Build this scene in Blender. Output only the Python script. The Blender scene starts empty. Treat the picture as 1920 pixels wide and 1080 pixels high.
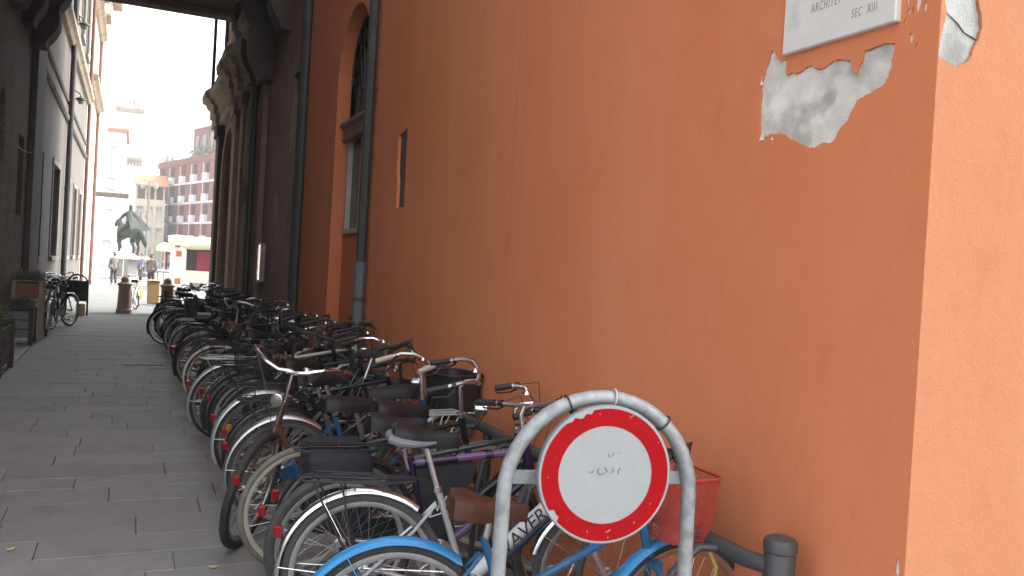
import bpy, bmesh, math, random
from mathutils import Vector, Matrix
from mathutils.geometry import delaunay_2d_cdt

R = math.radians
random.seed(11)
SC = bpy.context.scene
COL = SC.collection

# ------------------------------------------------------------------ camera
CAM_H = 1.62
cam_data = bpy.data.cameras.new('camera')
cam_data.sensor_width = 36.0
cam_data.lens = 1600.0 / 1920.0 * 36.0
cam_data.clip_start = 0.05
cam_data.clip_end = 2000
cam = bpy.data.objects.new('camera', cam_data)
COL.objects.link(cam)
SC.camera = cam
_yaw, _pitch, _roll = R(24.151), R(0.814), R(3.3)
_F = Vector((math.sin(_yaw) * math.cos(_pitch), math.cos(_yaw) * math.cos(_pitch), -math.sin(_pitch)))
_Rt = Vector((math.cos(_yaw), -math.sin(_yaw), 0))
_U = _Rt.cross(_F)
_R2 = _Rt * math.cos(_roll) + _U * math.sin(_roll)
_U2 = _U * math.cos(_roll) - _Rt * math.sin(_roll)
_m = Matrix.Identity(4)
for i in range(3):
    _m[i][0], _m[i][1], _m[i][2] = _R2[i], _U2[i], -_F[i]
_m[2][3] = CAM_H
cam.matrix_world = _m

# ------------------------------------------------------------------ sky, sun, exposure
SUN_EL, SUN_AZ = R(50), R(6)            # azimuth measured from +X towards +Y
world = bpy.data.worlds.new('World')
SC.world = world
world.use_nodes = True
nt = world.node_tree
bg = nt.nodes['Background']
sky = nt.nodes.new('ShaderNodeTexSky')
sky.sky_type = 'NISHITA'
sky.sun_disc = False
sky.sun_elevation = SUN_EL
sky.sun_rotation = R(90) - SUN_AZ        # Blender measures it clockwise from +Y
sky.dust_density = 5.0
sky.air_density = 1.0
sky.ozone_density = 1.0
hsv = nt.nodes.new('ShaderNodeHueSaturation')   # hazy white summer sky
hsv.inputs['Saturation'].default_value = 0.22
nt.links.new(sky.outputs[0], hsv.inputs['Color'])
nt.links.new(hsv.outputs[0], bg.inputs[0])
bg.inputs[1].default_value = 0.15
sun_data = bpy.data.lights.new('sun', 'SUN')
sun_data.energy = 0.6
sun_data.angle = R(10)
sun_data.color = (1.0, 0.94, 0.86)
sun = bpy.data.objects.new('sun', sun_data)
COL.objects.link(sun)
_sd = Vector((math.cos(SUN_EL) * math.cos(SUN_AZ), math.cos(SUN_EL) * math.sin(SUN_AZ), math.sin(SUN_EL)))
sun.rotation_euler = _sd.to_track_quat('Z', 'Y').to_euler()
sun.location = (20, -10, 30)
SC.view_settings.view_transform = 'Standard'
SC.view_settings.look = 'None'
SC.view_settings.exposure = 2.62
SC.view_settings.gamma = 1.0
SC.cycles.use_denoising = True
SC.cycles.max_bounces = 8
SC.cycles.diffuse_bounces = 5
SC.cycles.sample_clamp_indirect = 6.0

# ------------------------------------------------------------------ materials
MATS = {}
def _n(nt, t, **kw):
    n = nt.nodes.new(t)
    for k, v in kw.items():
        setattr(n, k, v)
    return n

def mat(name, col, rough=0.6, metal=0.0, var=0.0, scale=6.0, bump=0.0, bscale=60.0, stretch=None, spec=0.5, rnd=0.0, coat=0.0, alpha=1.0, dirt=None, emit=None):
    """Principled material with noise colour variation, bump and per-object variation."""
    if name in MATS:
        return MATS[name]
    m = bpy.data.materials.new(name)
    m.use_nodes = True
    nt = m.node_tree
    b = nt.nodes['Principled BSDF']
    c4 = (*col, 1)
    b.inputs['Base Color'].default_value = c4
    b.inputs['Roughness'].default_value = rough
    b.inputs['Metallic'].default_value = metal
    b.inputs['Specular IOR Level'].default_value = spec
    b.inputs['Coat Weight'].default_value = coat
    m.diffuse_color = c4
    tc = _n(nt, 'ShaderNodeTexCoord')
    src = tc.outputs['Object']
    if stretch:
        mp = _n(nt, 'ShaderNodeMapping')
        mp.inputs['Scale'].default_value = stretch
        nt.links.new(src, mp.inputs[0])
        src = mp.outputs[0]
    colsock = None
    if var > 0:
        no = _n(nt, 'ShaderNodeTexNoise')
        no.inputs['Scale'].default_value = scale
        no.inputs['Detail'].default_value = 8
        no.inputs['Roughness'].default_value = 0.65
        nt.links.new(src, no.inputs['Vector'])
        mr = _n(nt, 'ShaderNodeMapRange')
        mr.inputs[1].default_value = 0.25
        mr.inputs[2].default_value = 0.75
        mr.inputs[3].default_value = 1 - var
        mr.inputs[4].default_value = 1 + var
        nt.links.new(no.outputs[0], mr.inputs[0])
        mx = _n(nt, 'ShaderNodeMix', data_type='RGBA', blend_type='MULTIPLY')
        mx.inputs[0].default_value = 1.0
        mx.inputs[6].default_value = c4
        nt.links.new(mr.outputs[0], mx.inputs[7])
        colsock = mx.outputs[2]
        if dirt:
            n2 = _n(nt, 'ShaderNodeTexNoise')
            n2.inputs['Scale'].default_value = dirt[1]
            n2.inputs['Detail'].default_value = 10
            nt.links.new(src, n2.inputs['Vector'])
            r2 = _n(nt, 'ShaderNodeMapRange')
            r2.inputs[1].default_value = dirt[2]
            r2.inputs[2].default_value = dirt[2] + 0.14
            nt.links.new(n2.outputs[0], r2.inputs[0])
            m2 = _n(nt, 'ShaderNodeMix', data_type='RGBA')
            nt.links.new(r2.outputs[0], m2.inputs[0])
            nt.links.new(colsock, m2.inputs[6])
            m2.inputs[7].default_value = (*dirt[0], 1)
            colsock = m2.outputs[2]
    if rnd > 0:
        oi = _n(nt, 'ShaderNodeObjectInfo')
        mr = _n(nt, 'ShaderNodeMapRange')
        mr.inputs[3].default_value = 1 - rnd
        mr.inputs[4].default_value = 1 + rnd
        nt.links.new(oi.outputs['Random'], mr.inputs[0])
        mx = _n(nt, 'ShaderNodeMix', data_type='RGBA', blend_type='MULTIPLY')
        mx.inputs[0].default_value = 1.0
        if colsock:
            nt.links.new(colsock, mx.inputs[6])
        else:
            mx.inputs[6].default_value = c4
        nt.links.new(mr.outputs[0], mx.inputs[7])
        colsock = mx.outputs[2]
    if colsock:
        nt.links.new(colsock, b.inputs['Base Color'])
    if bump > 0:
        nb = _n(nt, 'ShaderNodeTexNoise')
        nb.inputs['Scale'].default_value = bscale
        nb.inputs['Detail'].default_value = 6
        nt.links.new(tc.outputs['Object'], nb.inputs['Vector'])
        bp = _n(nt, 'ShaderNodeBump')
        bp.inputs['Strength'].default_value = bump
        bp.inputs['Distance'].default_value = 0.01
        nt.links.new(nb.outputs[0], bp.inputs['Height'])
        nt.links.new(bp.outputs[0], b.inputs['Normal'])
    MATS[name] = m
    return m

def mat_brick(name, c1, c2, mortar, bw, bh, axes='yz', msize=0.012, bump=0.6, var=0.25, rough=0.9, offset=0.5):
    """Masonry too far off to tell its pieces apart: brick texture laid in the plane of the wall."""
    m = bpy.data.materials.new(name)
    m.use_nodes = True
    nt = m.node_tree
    b = nt.nodes['Principled BSDF']
    b.inputs['Roughness'].default_value = rough
    b.inputs['Specular IOR Level'].default_value = 0.25
    g = _n(nt, 'ShaderNodeNewGeometry')
    sp = _n(nt, 'ShaderNodeSeparateXYZ')
    cb = _n(nt, 'ShaderNodeCombineXYZ')
    nt.links.new(g.outputs['Position'], sp.inputs[0])
    nt.links.new(sp.outputs['xyz'.index(axes[0])], cb.inputs[0])
    nt.links.new(sp.outputs['xyz'.index(axes[1])], cb.inputs[1])
    br = _n(nt, 'ShaderNodeTexBrick')
    br.offset = offset
    br.inputs['Color1'].default_value = (*c1, 1)
    br.inputs['Color2'].default_value = (*c2, 1)
    br.inputs['Mortar'].default_value = (*mortar, 1)
    br.inputs['Scale'].default_value = 1.0
    br.inputs['Mortar Size'].default_value = msize
    br.inputs['Mortar Smooth'].default_value = 0.3
    br.inputs['Brick Width'].default_value = bw
    br.inputs['Row Height'].default_value = bh
    nt.links.new(cb.outputs[0], br.inputs['Vector'])
    no = _n(nt, 'ShaderNodeTexNoise')
    no.inputs['Scale'].default_value = 1.3
    no.inputs['Detail'].default_value = 10
    nt.links.new(g.outputs['Position'], no.inputs['Vector'])
    mr = _n(nt, 'ShaderNodeMapRange')
    mr.inputs[1].default_value = 0.3
    mr.inputs[2].default_value = 0.7
    mr.inputs[3].default_value = 1 - var
    mr.inputs[4].default_value = 1 + var
    nt.links.new(no.outputs[0], mr.inputs[0])
    mx = _n(nt, 'ShaderNodeMix', data_type='RGBA', blend_type='MULTIPLY')
    mx.inputs[0].default_value = 1.0
    nt.links.new(br.outputs['Color'], mx.inputs[6])
    nt.links.new(mr.outputs[0], mx.inputs[7])
    nt.links.new(mx.outputs[2], b.inputs['Base Color'])
    bp = _n(nt, 'ShaderNodeBump')
    bp.inputs['Strength'].default_value = bump
    bp.inputs['Distance'].default_value = 0.01
    bp.invert = True
    nt.links.new(br.outputs['Fac'], bp.inputs['Height'])
    nt.links.new(bp.outputs[0], b.inputs['Normal'])
    MATS[name] = m
    return m

def mat_orange(name='orange_limewash', tint=(1, 1, 1)):
    """Old orange lime wash: cloudy tone, vertical runs, paler repaint beyond a vertical seam, fine grain."""
    m = bpy.data.materials.new(name)
    m.use_nodes = True
    nt = m.node_tree
    b = nt.nodes['Principled BSDF']
    b.inputs['Roughness'].default_value = 0.88
    b.inputs['Specular IOR Level'].default_value = 0.2
    g = _n(nt, 'ShaderNodeNewGeometry')
    def noise(scale, detail, sc3=None, rough=0.6):
        src = g.outputs['Position']
        if sc3:
            mp = _n(nt, 'ShaderNodeMapping')
            mp.inputs['Scale'].default_value = sc3
            nt.links.new(src, mp.inputs[0])
            src = mp.outputs[0]
        no = _n(nt, 'ShaderNodeTexNoise')
        no.inputs['Scale'].default_value = scale
        no.inputs['Detail'].default_value = detail
        no.inputs['Roughness'].default_value = rough
        nt.links.new(src, no.inputs['Vector'])
        return no.outputs[0]
    def rng(s, a, b_, c, d):
        mr = _n(nt, 'ShaderNodeMapRange')
        for i, v in enumerate((a, b_, c, d)):
            mr.inputs[i + 1].default_value = v
        nt.links.new(s, mr.inputs[0])
        return mr.outputs[0]
    def mix(fac, a, b_, bt='MIX'):
        mx = _n(nt, 'ShaderNodeMix', data_type='RGBA', blend_type=bt)
        for i, v in ((0, fac), (6, a), (7, b_)):
            if isinstance(v, (int, float)):
                mx.inputs[i].default_value = v
            elif isinstance(v, tuple):
                mx.inputs[i].default_value = (*v, 1)
            else:
                nt.links.new(v, mx.inputs[i])
        return mx.outputs[2]
    c = mix(rng(noise(0.55, 5), 0.35, 0.65, 0, 1), (0.58, 0.182, 0.074), (0.63, 0.215, 0.098))
    c = mix(rng(noise(2.2, 8, (1, 1, 0.18)), 0.45, 0.75, 0, 0.55), c, (0.66, 0.25, 0.125))
    c = mix(rng(noise(5.5, 9, (1, 1, 0.6)), 0.56, 0.72, 0, 0.30), c, (0.46, 0.125, 0.05))
    # darker towards the foot of the wall, with a ragged edge
    sp = _n(nt, 'ShaderNodeSeparateXYZ')
    nt.links.new(g.outputs['Position'], sp.inputs[0])
    ad = _n(nt, 'ShaderNodeMath', operation='ADD')
    nt.links.new(sp.outputs[2], ad.inputs[0])
    nt.links.new(rng(noise(1.6, 8), 0.2, 0.8, -0.5, 0.5), ad.inputs[1])
    c = mix(rng(ad.outputs[0], 0.15, 0.75, 0.45, 0.0), c, (0.40, 0.125, 0.06))
    # the seam between two days' work
    sm = _n(nt, 'ShaderNodeMath', operation='SUBTRACT')
    nt.links.new(sp.outputs[1], sm.inputs[0])
    sm.inputs[1].default_value = 4.93
    ab = _n(nt, 'ShaderNodeMath', operation='ABSOLUTE')
    nt.links.new(sm.outputs[0], ab.inputs[0])
    c = mix(rng(ab.outputs[0], 0.004, 0.013, 0.28, 0.0), c, (0.42, 0.12, 0.05))
    # speckled scuffs
    c = mix(rng(noise(34, 3, None, 0.4), 0.70, 0.76, 0, 0.25), c, (0.40, 0.13, 0.07))
    c = mix(rng(noise(90, 2), 0.3, 0.7, 0, 0.12), c, (0.75, 0.30, 0.16))
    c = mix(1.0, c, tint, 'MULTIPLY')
    nt.links.new(c, b.inputs['Base Color'])
    bp = _n(nt, 'ShaderNodeBump')
    bp.inputs['Strength'].default_value = 0.22
    bp.inputs['Distance'].default_value = 0.012
    h = _n(nt, 'ShaderNodeMath', operation='ADD')
    nt.links.new(noise(140, 4), h.inputs[0])
    nt.links.new(rng(noise(9, 5), 0, 1, 0, 2.2), h.inputs[1])
    nt.links.new(h.outputs[0], bp.inputs['Height'])
    nt.links.new(bp.outputs[0], b.inputs['Normal'])
    MATS[name] = m
    return m

# ------------------------------------------------------------------ mesh helpers
class MB:
    def __init__(s):
        s.v = []
        s.f = []
    def add(s, vs, fs):
        o = len(s.v)
        s.v.extend([tuple(p) for p in vs])
        s.f.extend([tuple(i + o for i in f) for f in fs])
        return s
    def box(s, x0, x1, y0, y1, z0, z1):
        return s.add([(x0, y0, z0), (x1, y0, z0), (x1, y1, z0), (x0, y1, z0), (x0, y0, z1), (x1, y0, z1), (x1, y1, z1), (x0, y1, z1)],
                     [(0, 3, 2, 1), (4, 5, 6, 7), (0, 1, 5, 4), (1, 2, 6, 5), (2, 3, 7, 6), (3, 0, 4, 7)])
    def cbox(s, x0, x1, y0, y1, z0, z1, c=0.01):
        """box with chamfered edges"""
        bm = bmesh.new()
        bmesh.ops.create_cube(bm, size=1)
        for v in bm.verts:
            v.co = Vector(((x0 + x1) / 2 + v.co.x * (x1 - x0), (y0 + y1) / 2 + v.co.y * (y1 - y0), (z0 + z1) / 2 + v.co.z * (z1 - z0)))
        bmesh.ops.bevel(bm, geom=list(bm.edges), offset=c, segments=1, affect='EDGES')
        bm.verts.index_update()
        s.add([v.co[:] for v in bm.verts], [[v.index for v in f.verts] for f in bm.faces])
        bm.free()
        return s
    def tube(s, pts, r, seg=8, cap=True, closed=False):
        pts = [Vector(p) for p in pts]
        n = len(pts)
        rs = r if isinstance(r, (list, tuple)) else [r] * n
        up = None
        rings = []
        for i, p in enumerate(pts):
            if closed:
                t = pts[(i + 1) % n] - pts[i - 1]
            else:
                t = pts[min(i + 1, n - 1)] - pts[max(i - 1, 0)]
            t.normalize()
            if up is None:
                a = Vector((0, 0, 1)) if abs(t.z) < 0.9 else Vector((1, 0, 0))
                up = (a - t * a.dot(t)).normalized()
            else:
                up = up - t * up.dot(t)
                if up.length < 1e-6:
                    a = Vector((0, 1, 0))
                    up = a - t * a.dot(t)
                up.normalize()
            sd = t.cross(up)
            rings.append([p + (up * math.cos(2 * math.pi * k / seg) + sd * math.sin(2 * math.pi * k / seg)) * rs[i] for k in range(seg)])
        vs = [v for rg in rings for v in rg]
        fs = []
        m = n if closed else n - 1
        for i in range(m):
            j = (i + 1) % n
            for k in range(seg):
                l = (k + 1) % seg
                fs.append((i * seg + k, i * seg + l, j * seg + l, j * seg + k))
        if cap and not closed:
            fs.append(tuple(range(seg - 1, -1, -1)))
            fs.append(tuple((n - 1) * seg + k for k in range(seg)))
        return s.add(vs, fs)
    def lathe(s, prof, c=(0, 0, 0), seg=24, axis='z', cap=True):
        vs = []
        for (r, h) in prof:
            for k in range(seg):
                a = 2 * math.pi * k / seg
                if axis == 'z':
                    p = (c[0] + r * math.cos(a), c[1] + r * math.sin(a), c[2] + h)
                elif axis == 'y':
                    p = (c[0] + r * math.sin(a), c[1] + h, c[2] + r * math.cos(a))
                else:
                    p = (c[0] + h, c[1] + r * math.cos(a), c[2] + r * math.sin(a))
                vs.append(p)
        fs = []
        for i in range(len(prof) - 1):
            for k in range(seg):
                l = (k + 1) % seg
                fs.append((i * seg + k, i * seg + l, (i + 1) * seg + l, (i + 1) * seg + k))
        if cap:
            fs.append(tuple(range(seg - 1, -1, -1)))
            fs.append(tuple((len(prof) - 1) * seg + k for k in range(seg)))
        return s.add(vs, fs)
    def prism(s, poly, fn0, fn1):
        """poly in 2D, extruded between the two mappings"""
        n = len(poly)
        vs = [fn0(*p) for p in poly] + [fn1(*p) for p in poly]
        fs = [tuple(range(n)), tuple(range(2 * n - 1, n - 1, -1))]
        for i in range(n):
            j = (i + 1) % n
            fs.append((j, i, n + i, n + j))
        return s.add(vs, fs)
    def grid(s, rows, closed=False):
        nr, nc = len(rows), len(rows[0])
        vs = [p for r in rows for p in r]
        fs = []
        for i in range(nr - 1):
            for k in range(nc if closed else nc - 1):
                l = (k + 1) % nc
                fs.append((i * nc + k, i * nc + l, (i + 1) * nc + l, (i + 1) * nc + k))
        return s.add(vs, fs)
    def mesh(s, name, m=None, smooth=35, normals=True):
        me = bpy.data.meshes.new(name)
        me.from_pydata(s.v, [], s.f)
        if normals:
            bm = bmesh.new()
            bm.from_mesh(me)
            bmesh.ops.recalc_face_normals(bm, faces=bm.faces)
            bm.to_mesh(me)
            bm.free()
        if smooth:
            me.shade_smooth()
            me.set_sharp_from_angle(angle=R(smooth))
        if m:
            me.materials.append(m)
        return me
    def build(s, name, m, parent=None, smooth=35, normals=True):
        return link(name, s.mesh(name, m, smooth, normals), parent)

def link(name, data, parent=None, mw=None):
    o = bpy.data.objects.new(name, data)
    COL.objects.link(o)
    if parent:
        o.parent = parent
    if mw is not None:
        o.matrix_basis = mw
    return o

def tag(o, label, cat, group=None):
    o['label'] = label
    o['category'] = cat
    if group:
        o['group'] = group
    return o

def struct(o):
    o['kind'] = 'structure'
    return o

def thing(name, label, cat, loc=(0, 0, 0), rz=0.0, group=None):
    o = bpy.data.objects.new(name, None)
    o.empty_display_size = 0.1
    COL.objects.link(o)
    o.location = loc
    o.rotation_euler = (0, 0, rz)
    return tag(o, label, cat, group)

def text_mesh(txt, size, m, name, extrude=0.0, spacing=1.0, shear=0.0, xs=1.0):
    cu = bpy.data.curves.new(name, 'FONT')
    cu.body = txt
    cu.size = size
    cu.extrude = extrude
    cu.space_character = spacing
    cu.shear = shear
    o = bpy.data.objects.new(name, cu)
    COL.objects.link(o)
    dg = bpy.context.evaluated_depsgraph_get()
    dg.update()
    me = bpy.data.meshes.new_from_object(o.evaluated_get(dg))
    bpy.data.objects.remove(o)
    bpy.data.curves.remove(cu)
    for v in me.vertices:
        v.co.x *= xs
    me.materials.clear()
    me.materials.append(m)
    me.name = name
    return me

def skin_mesh(name, verts, edges, radii, m, levels=1, root=0):
    me = bpy.data.meshes.new(name)
    me.from_pydata(verts, edges, [])
    o = bpy.data.objects.new(name, me)
    COL.objects.link(o)
    sk = o.modifiers.new('skin', 'SKIN')
    sk.use_smooth_shade = True
    sv = me.skin_vertices[0].data
    for i, r in enumerate(radii):
        sv[i].radius = (r, r) if not isinstance(r, tuple) else r
        sv[i].use_root = (i == root)
    sb = o.modifiers.new('sub', 'SUBSURF')
    sb.levels = sb.render_levels = levels
    dg = bpy.context.evaluated_depsgraph_get()
    dg.update()
    me2 = bpy.data.meshes.new_from_object(o.evaluated_get(dg))
    bpy.data.objects.remove(o)
    me2.materials.clear()
    me2.materials.append(m)
    me2.name = name
    me2.shade_smooth()
    return me2

def inside(p, poly):
    c = False
    n = len(poly)
    j = n - 1
    for i in range(n):
        if (poly[i][1] > p[1]) != (poly[j][1] > p[1]) and p[0] < (poly[j][0] - poly[i][0]) * (p[1] - poly[i][1]) / (poly[j][1] - poly[i][1]) + poly[i][0]:
            c = not c
        j = i
    return c

def wall_face(mb, o, u, n, outer, holes, depths):
    """Wall in the plane through o spanned by u and z; real openings with reveals running in along -n."""
    o, u, n = Vector(o), Vector(u), Vector(n)
    pts, edges = [], []
    for poly in [outer] + holes:
        b = len(pts)
        pts += [Vector(p) for p in poly]
        edges += [(b + i, b + (i + 1) % len(poly)) for i in range(len(poly))]
    r = delaunay_2d_cdt(pts, edges, [], 0, 1e-6)
    V, F = r[0], r[2]
    keep = []
    for f in F:
        c = sum((V[i] for i in f), Vector((0, 0))) / len(f)
        if inside(c, outer) and not any(inside(c, h) for h in holes):
            keep.append(tuple(f))
    P = lambda p, d=0.0: o + u * p[0] + Vector((0, 0, 1)) * p[1] - n * d
    mb.add([P(v) for v in V], keep)
    for h, d in zip(holes, depths):
        k = len(h)
        mb.add([P(p) for p in h] + [P(p, d) for p in h], [(i, (i + 1) % k, k + (i + 1) % k, k + i) for i in range(k)])
    return mb

def rect(s0, s1, t0, t1):
    return [(s0, t0), (s1, t0), (s1, t1), (s0, t1)]

def arch(s0, s1, t0, t1, seg=12):
    """opening with a round head; t1 is the crown"""
    r = (s1 - s0) / 2
    c = (s0 + s1) / 2
    return [(s0, t0), (s1, t0)] + [(c + r * math.cos(math.pi * k / seg), t1 - r + r * math.sin(math.pi * k / seg)) for k in range(seg + 1)]

class Frame:
    """maps wall coordinates (along, up, out) to world"""
    def __init__(s, o, u, n):
        s.o, s.u, s.n = Vector(o), Vector(u), Vector(n)
    def __call__(s, a, t, d=0.0):
        return s.o + s.u * a + Vector((0, 0, 1)) * t + s.n * d
    def slab(s, mb, a0, a1, t0, t1, d0, d1):
        c = [s(a, t, d) for d in (d0, d1) for (a, t) in ((a0, t0), (a1, t0), (a1, t1), (a0, t1))]
        return mb.add(c, [(0, 3, 2, 1), (4, 5, 6, 7), (0, 1, 5, 4), (1, 2, 6, 5), (2, 3, 7, 6), (3, 0, 4, 7)])
    def moulding(s, mb, prof, a0, a1):
        """profile of (out, up) run along the wall"""
        return mb.prism(prof, lambda d, t: s(a0, t, d), lambda d, t: s(a1, t, d))

def window(parent, F, a0, a1, t0, t1, depth, mframe, mglass, fw=0.05, nv=1, nh=1, sill=None, surround=None):
    """a window set back by depth: frame with bars (part), panes as its sub-part, optional sill and stone surround"""
    fr = MB()
    d0, d1 = -depth + 0.02, -depth + 0.07
    F.slab(fr, a0, a0 + fw, t0, t1, d0, d1)
    F.slab(fr, a1 - fw, a1, t0, t1, d0, d1)
    F.slab(fr, a0 + fw, a1 - fw, t0, t0 + fw, d0, d1)
    F.slab(fr, a0 + fw, a1 - fw, t1 - fw, t1, d0, d1)
    for i in range(nv):
        c = a0 + (a1 - a0) * (i + 1) / (nv + 1)
        F.slab(fr, c - fw * 0.4, c + fw * 0.4, t0 + fw, t1 - fw, d0 + 0.004, d1 - 0.006)
    for i in range(nh):
        c = t0 + (t1 - t0) * (i + 1) / (nh + 1)
        F.slab(fr, a0 + fw, a1 - fw, c - fw * 0.35, c + fw * 0.35, d0 + 0.008, d1 - 0.01)
    w = fr.build('window', mframe, parent, smooth=0)
    g = MB()
    F.slab(g, a0 + 0.01, a1 - 0.01, t0 + 0.01, t1 - 0.01, -depth - 0.01, -depth + 0.012)
    g.build('pane', mglass, w, smooth=0)
    if sill:
        s_ = MB()
        F.slab(s_, a0 - 0.08, a1 + 0.08, t0 - 0.1, t0 - 0.002, -0.02, 0.09)
        s_.build('sill', sill, w, smooth=0)
    if surround:
        s_ = MB()
        k = 0.12
        F.slab(s_, a0 - k, a0 - 0.003, t0, t1 + k, -0.01, 0.035)
        F.slab(s_, a1 + 0.003, a1 + k, t0, t1 + k, -0.01, 0.035)
        F.slab(s_, a0 - 0.003, a1 + 0.003, t1 + 0.003, t1 + k, -0.01, 0.034)
        s_.build('surround', surround, w, smooth=0)
    return w

def drainpipe(label, x, y, z0, z1, r, m, out, cat='drainpipe', low=None, mlow=None):
    t = thing('drainpipe', label, cat, (x, y, 0))
    MB().tube([(0, 0, low if low else z0), (0, 0, z1)], r, 10).build('pipe', m, t)
    if low:
        MB().tube([(0, 0, z0), (0, 0, low + 0.03)], r * 1.12, 10).build('foot_pipe', mlow, t)
        MB().lathe([(r * 1.3, -0.05), (r * 1.35, 0), (r * 1.3, 0.05)], (0, 0, low), 10).build('collar', mlow, t)
    z = z0 + 1.3
    while z < z1:
        b = MB().lathe([(r * 1.18, -0.018), (r * 1.18, 0.018)], (0, 0, z), 10)
        b.box(min(0, out), max(0, out), -0.012, 0.012, z - 0.012, z + 0.012)
        b.build('bracket', m, t)
        z += 2.1
    return t

# ------------------------------------------------------------------ shared materials
W = 2.17        # orange wall plane
LX = -1.85      # left wall plane
YC = 1.832      # corner of the orange building
M_ORANGE = mat_orange()
M_ORANGE_F = mat_orange('front_light_limewash', (0.71, 0.87, 0.98))  # light balance of the front face put into a tint of the same wash
M_PLASTER = mat('bare_plaster', (0.66, 0.635, 0.59), 0.95, var=0.28, scale=9, bump=0.5, bscale=170, dirt=((0.40, 0.38, 0.335), 6.0, 0.52))
M_PLASTER2 = mat('bare_plaster_corner', (0.40, 0.40, 0.375), 0.95, var=0.28, scale=9, bump=0.5, bscale=170, dirt=((0.24, 0.24, 0.225), 7.0, 0.52))  # darker copy of the bare plaster, offsetting strong light on the front face
M_STONE_BR = mat('brown_stone', (0.26, 0.16, 0.13), 0.9, var=0.3, scale=2.2, bump=0.5, bscale=30)
M_STONE_CR = mat('cream_stone', (0.34, 0.27, 0.195), 0.9, var=0.25, scale=2.5, bump=0.5, bscale=30, dirt=((0.18, 0.145, 0.11), 1.6, 0.56))
M_STONE_DK = mat('dark_stone', (0.085, 0.07, 0.062), 0.92, var=0.3, scale=3, bump=0.5, bscale=25)
M_BRICK_L = mat_brick('old_brown_brick', (0.165, 0.095, 0.065), (0.105, 0.064, 0.045), (0.135, 0.108, 0.084), 0.26, 0.075, 'yz', 0.010)
M_PLA_GREY = mat('grey_render', (0.112, 0.098, 0.083), 0.92, var=0.28, scale=1.2, bump=0.4, bscale=20, stretch=(1, 1, 0.4), dirt=((0.08, 0.068, 0.056), 1.8, 0.58))
M_PLA_CREAM = mat('cream_render', (0.62, 0.54, 0.41), 0.9, var=0.14, scale=1.5, bump=0.3, bscale=20)
M_PLA_WHITE = mat('white_render', (0.80, 0.78, 0.72), 0.9, var=0.08, scale=0.7, bump=0.2, bscale=15)
M_DARKWOOD = mat('dark_wood', (0.05, 0.037, 0.03), 0.75, var=0.35, scale=12, stretch=(1, 1, 0.15), bump=0.3, bscale=60)
M_PIPE = mat('dark_pipe', (0.042, 0.045, 0.042), 0.55, var=0.3, scale=7, bump=0.15, bscale=50)
M_PIPE_RED = mat('red_brown_pipe', (0.15, 0.06, 0.045), 0.6, var=0.3, scale=7)
M_ZINC = mat('zinc_pipe', (0.13, 0.135, 0.135), 0.5, var=0.25, scale=8, bump=0.15, bscale=50)
M_GLASS = mat('dark_glass', (0.02, 0.023, 0.025), 0.12, spec=0.6)
M_IRON = mat('black_iron', (0.018, 0.018, 0.019), 0.5, var=0.2, scale=20)
M_FRAME_LT = mat('pale_window_frame', (0.42, 0.40, 0.36), 0.7, var=0.15, scale=10)
M_SURR = mat('grey_stone_surround', (0.23, 0.21, 0.185), 0.85, var=0.2, scale=6)
M_SLAB = mat('grey_paving_stone', (0.208, 0.206, 0.197), 0.72, var=0.13, scale=7, bump=0.35, bscale=90, rnd=0.09, spec=0.35, dirt=((0.172, 0.17, 0.162), 3.1, 0.55))
M_SLAB_FAR = mat('grey_paving_stone_far', (0.208, 0.206, 0.197), 0.72, var=0.24, scale=3.2, bump=0.35, bscale=60, spec=0.35, stretch=(1, 2.6, 1), dirt=((0.172, 0.17, 0.162), 2.1, 0.56))
M_JOINT = mat('joint_sand', (0.15, 0.147, 0.138), 0.95, var=0.3, scale=4)
M_GRANITE = mat('pink_granite', (0.30, 0.20, 0.155), 0.7, var=0.22, scale=40, bump=0.2, bscale=90)
M_CHROME = mat('chrome', (0.68, 0.68, 0.69), 0.22, 1.0, var=0.12, scale=25)
M_ALU = mat('brushed_aluminium', (0.50, 0.50, 0.50), 0.38, 1.0, var=0.18, scale=25)
M_GALV = mat('galvanised_steel', (0.29, 0.305, 0.31), 0.55, 0.35, var=0.22, scale=38, bump=0.1, bscale=90, dirt=((0.20, 0.21, 0.215), 16, 0.55))

def structure_mesh(mb, name, m, parent=None, smooth=0):
    o = mb.build(name, m, parent, smooth=smooth)
    return struct(o)

# ------------------------------------------------------------------ ground
g = MB()
g.add([(-400, -300, -0.05), (400, -300, -0.05), (400, 600, -0.05), (-400, 600, -0.05)], [(0, 1, 2, 3)])
structure_mesh(g, 'ground', M_JOINT)

# street in front of the corner, under and behind the camera
g = MB()
g.add([(-60, -60, -0.012), (60, -60, -0.012), (60, 1.75, -0.012), (-60, 1.75, -0.012)], [(0, 1, 2, 3)])
structure_mesh(g, 'street', mat_brick('street_setts', (0.21, 0.20, 0.185), (0.17, 0.165, 0.155), (0.08, 0.078, 0.07), 0.6, 0.3, 'xy', 0.008, 0.4, 0.2))

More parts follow.
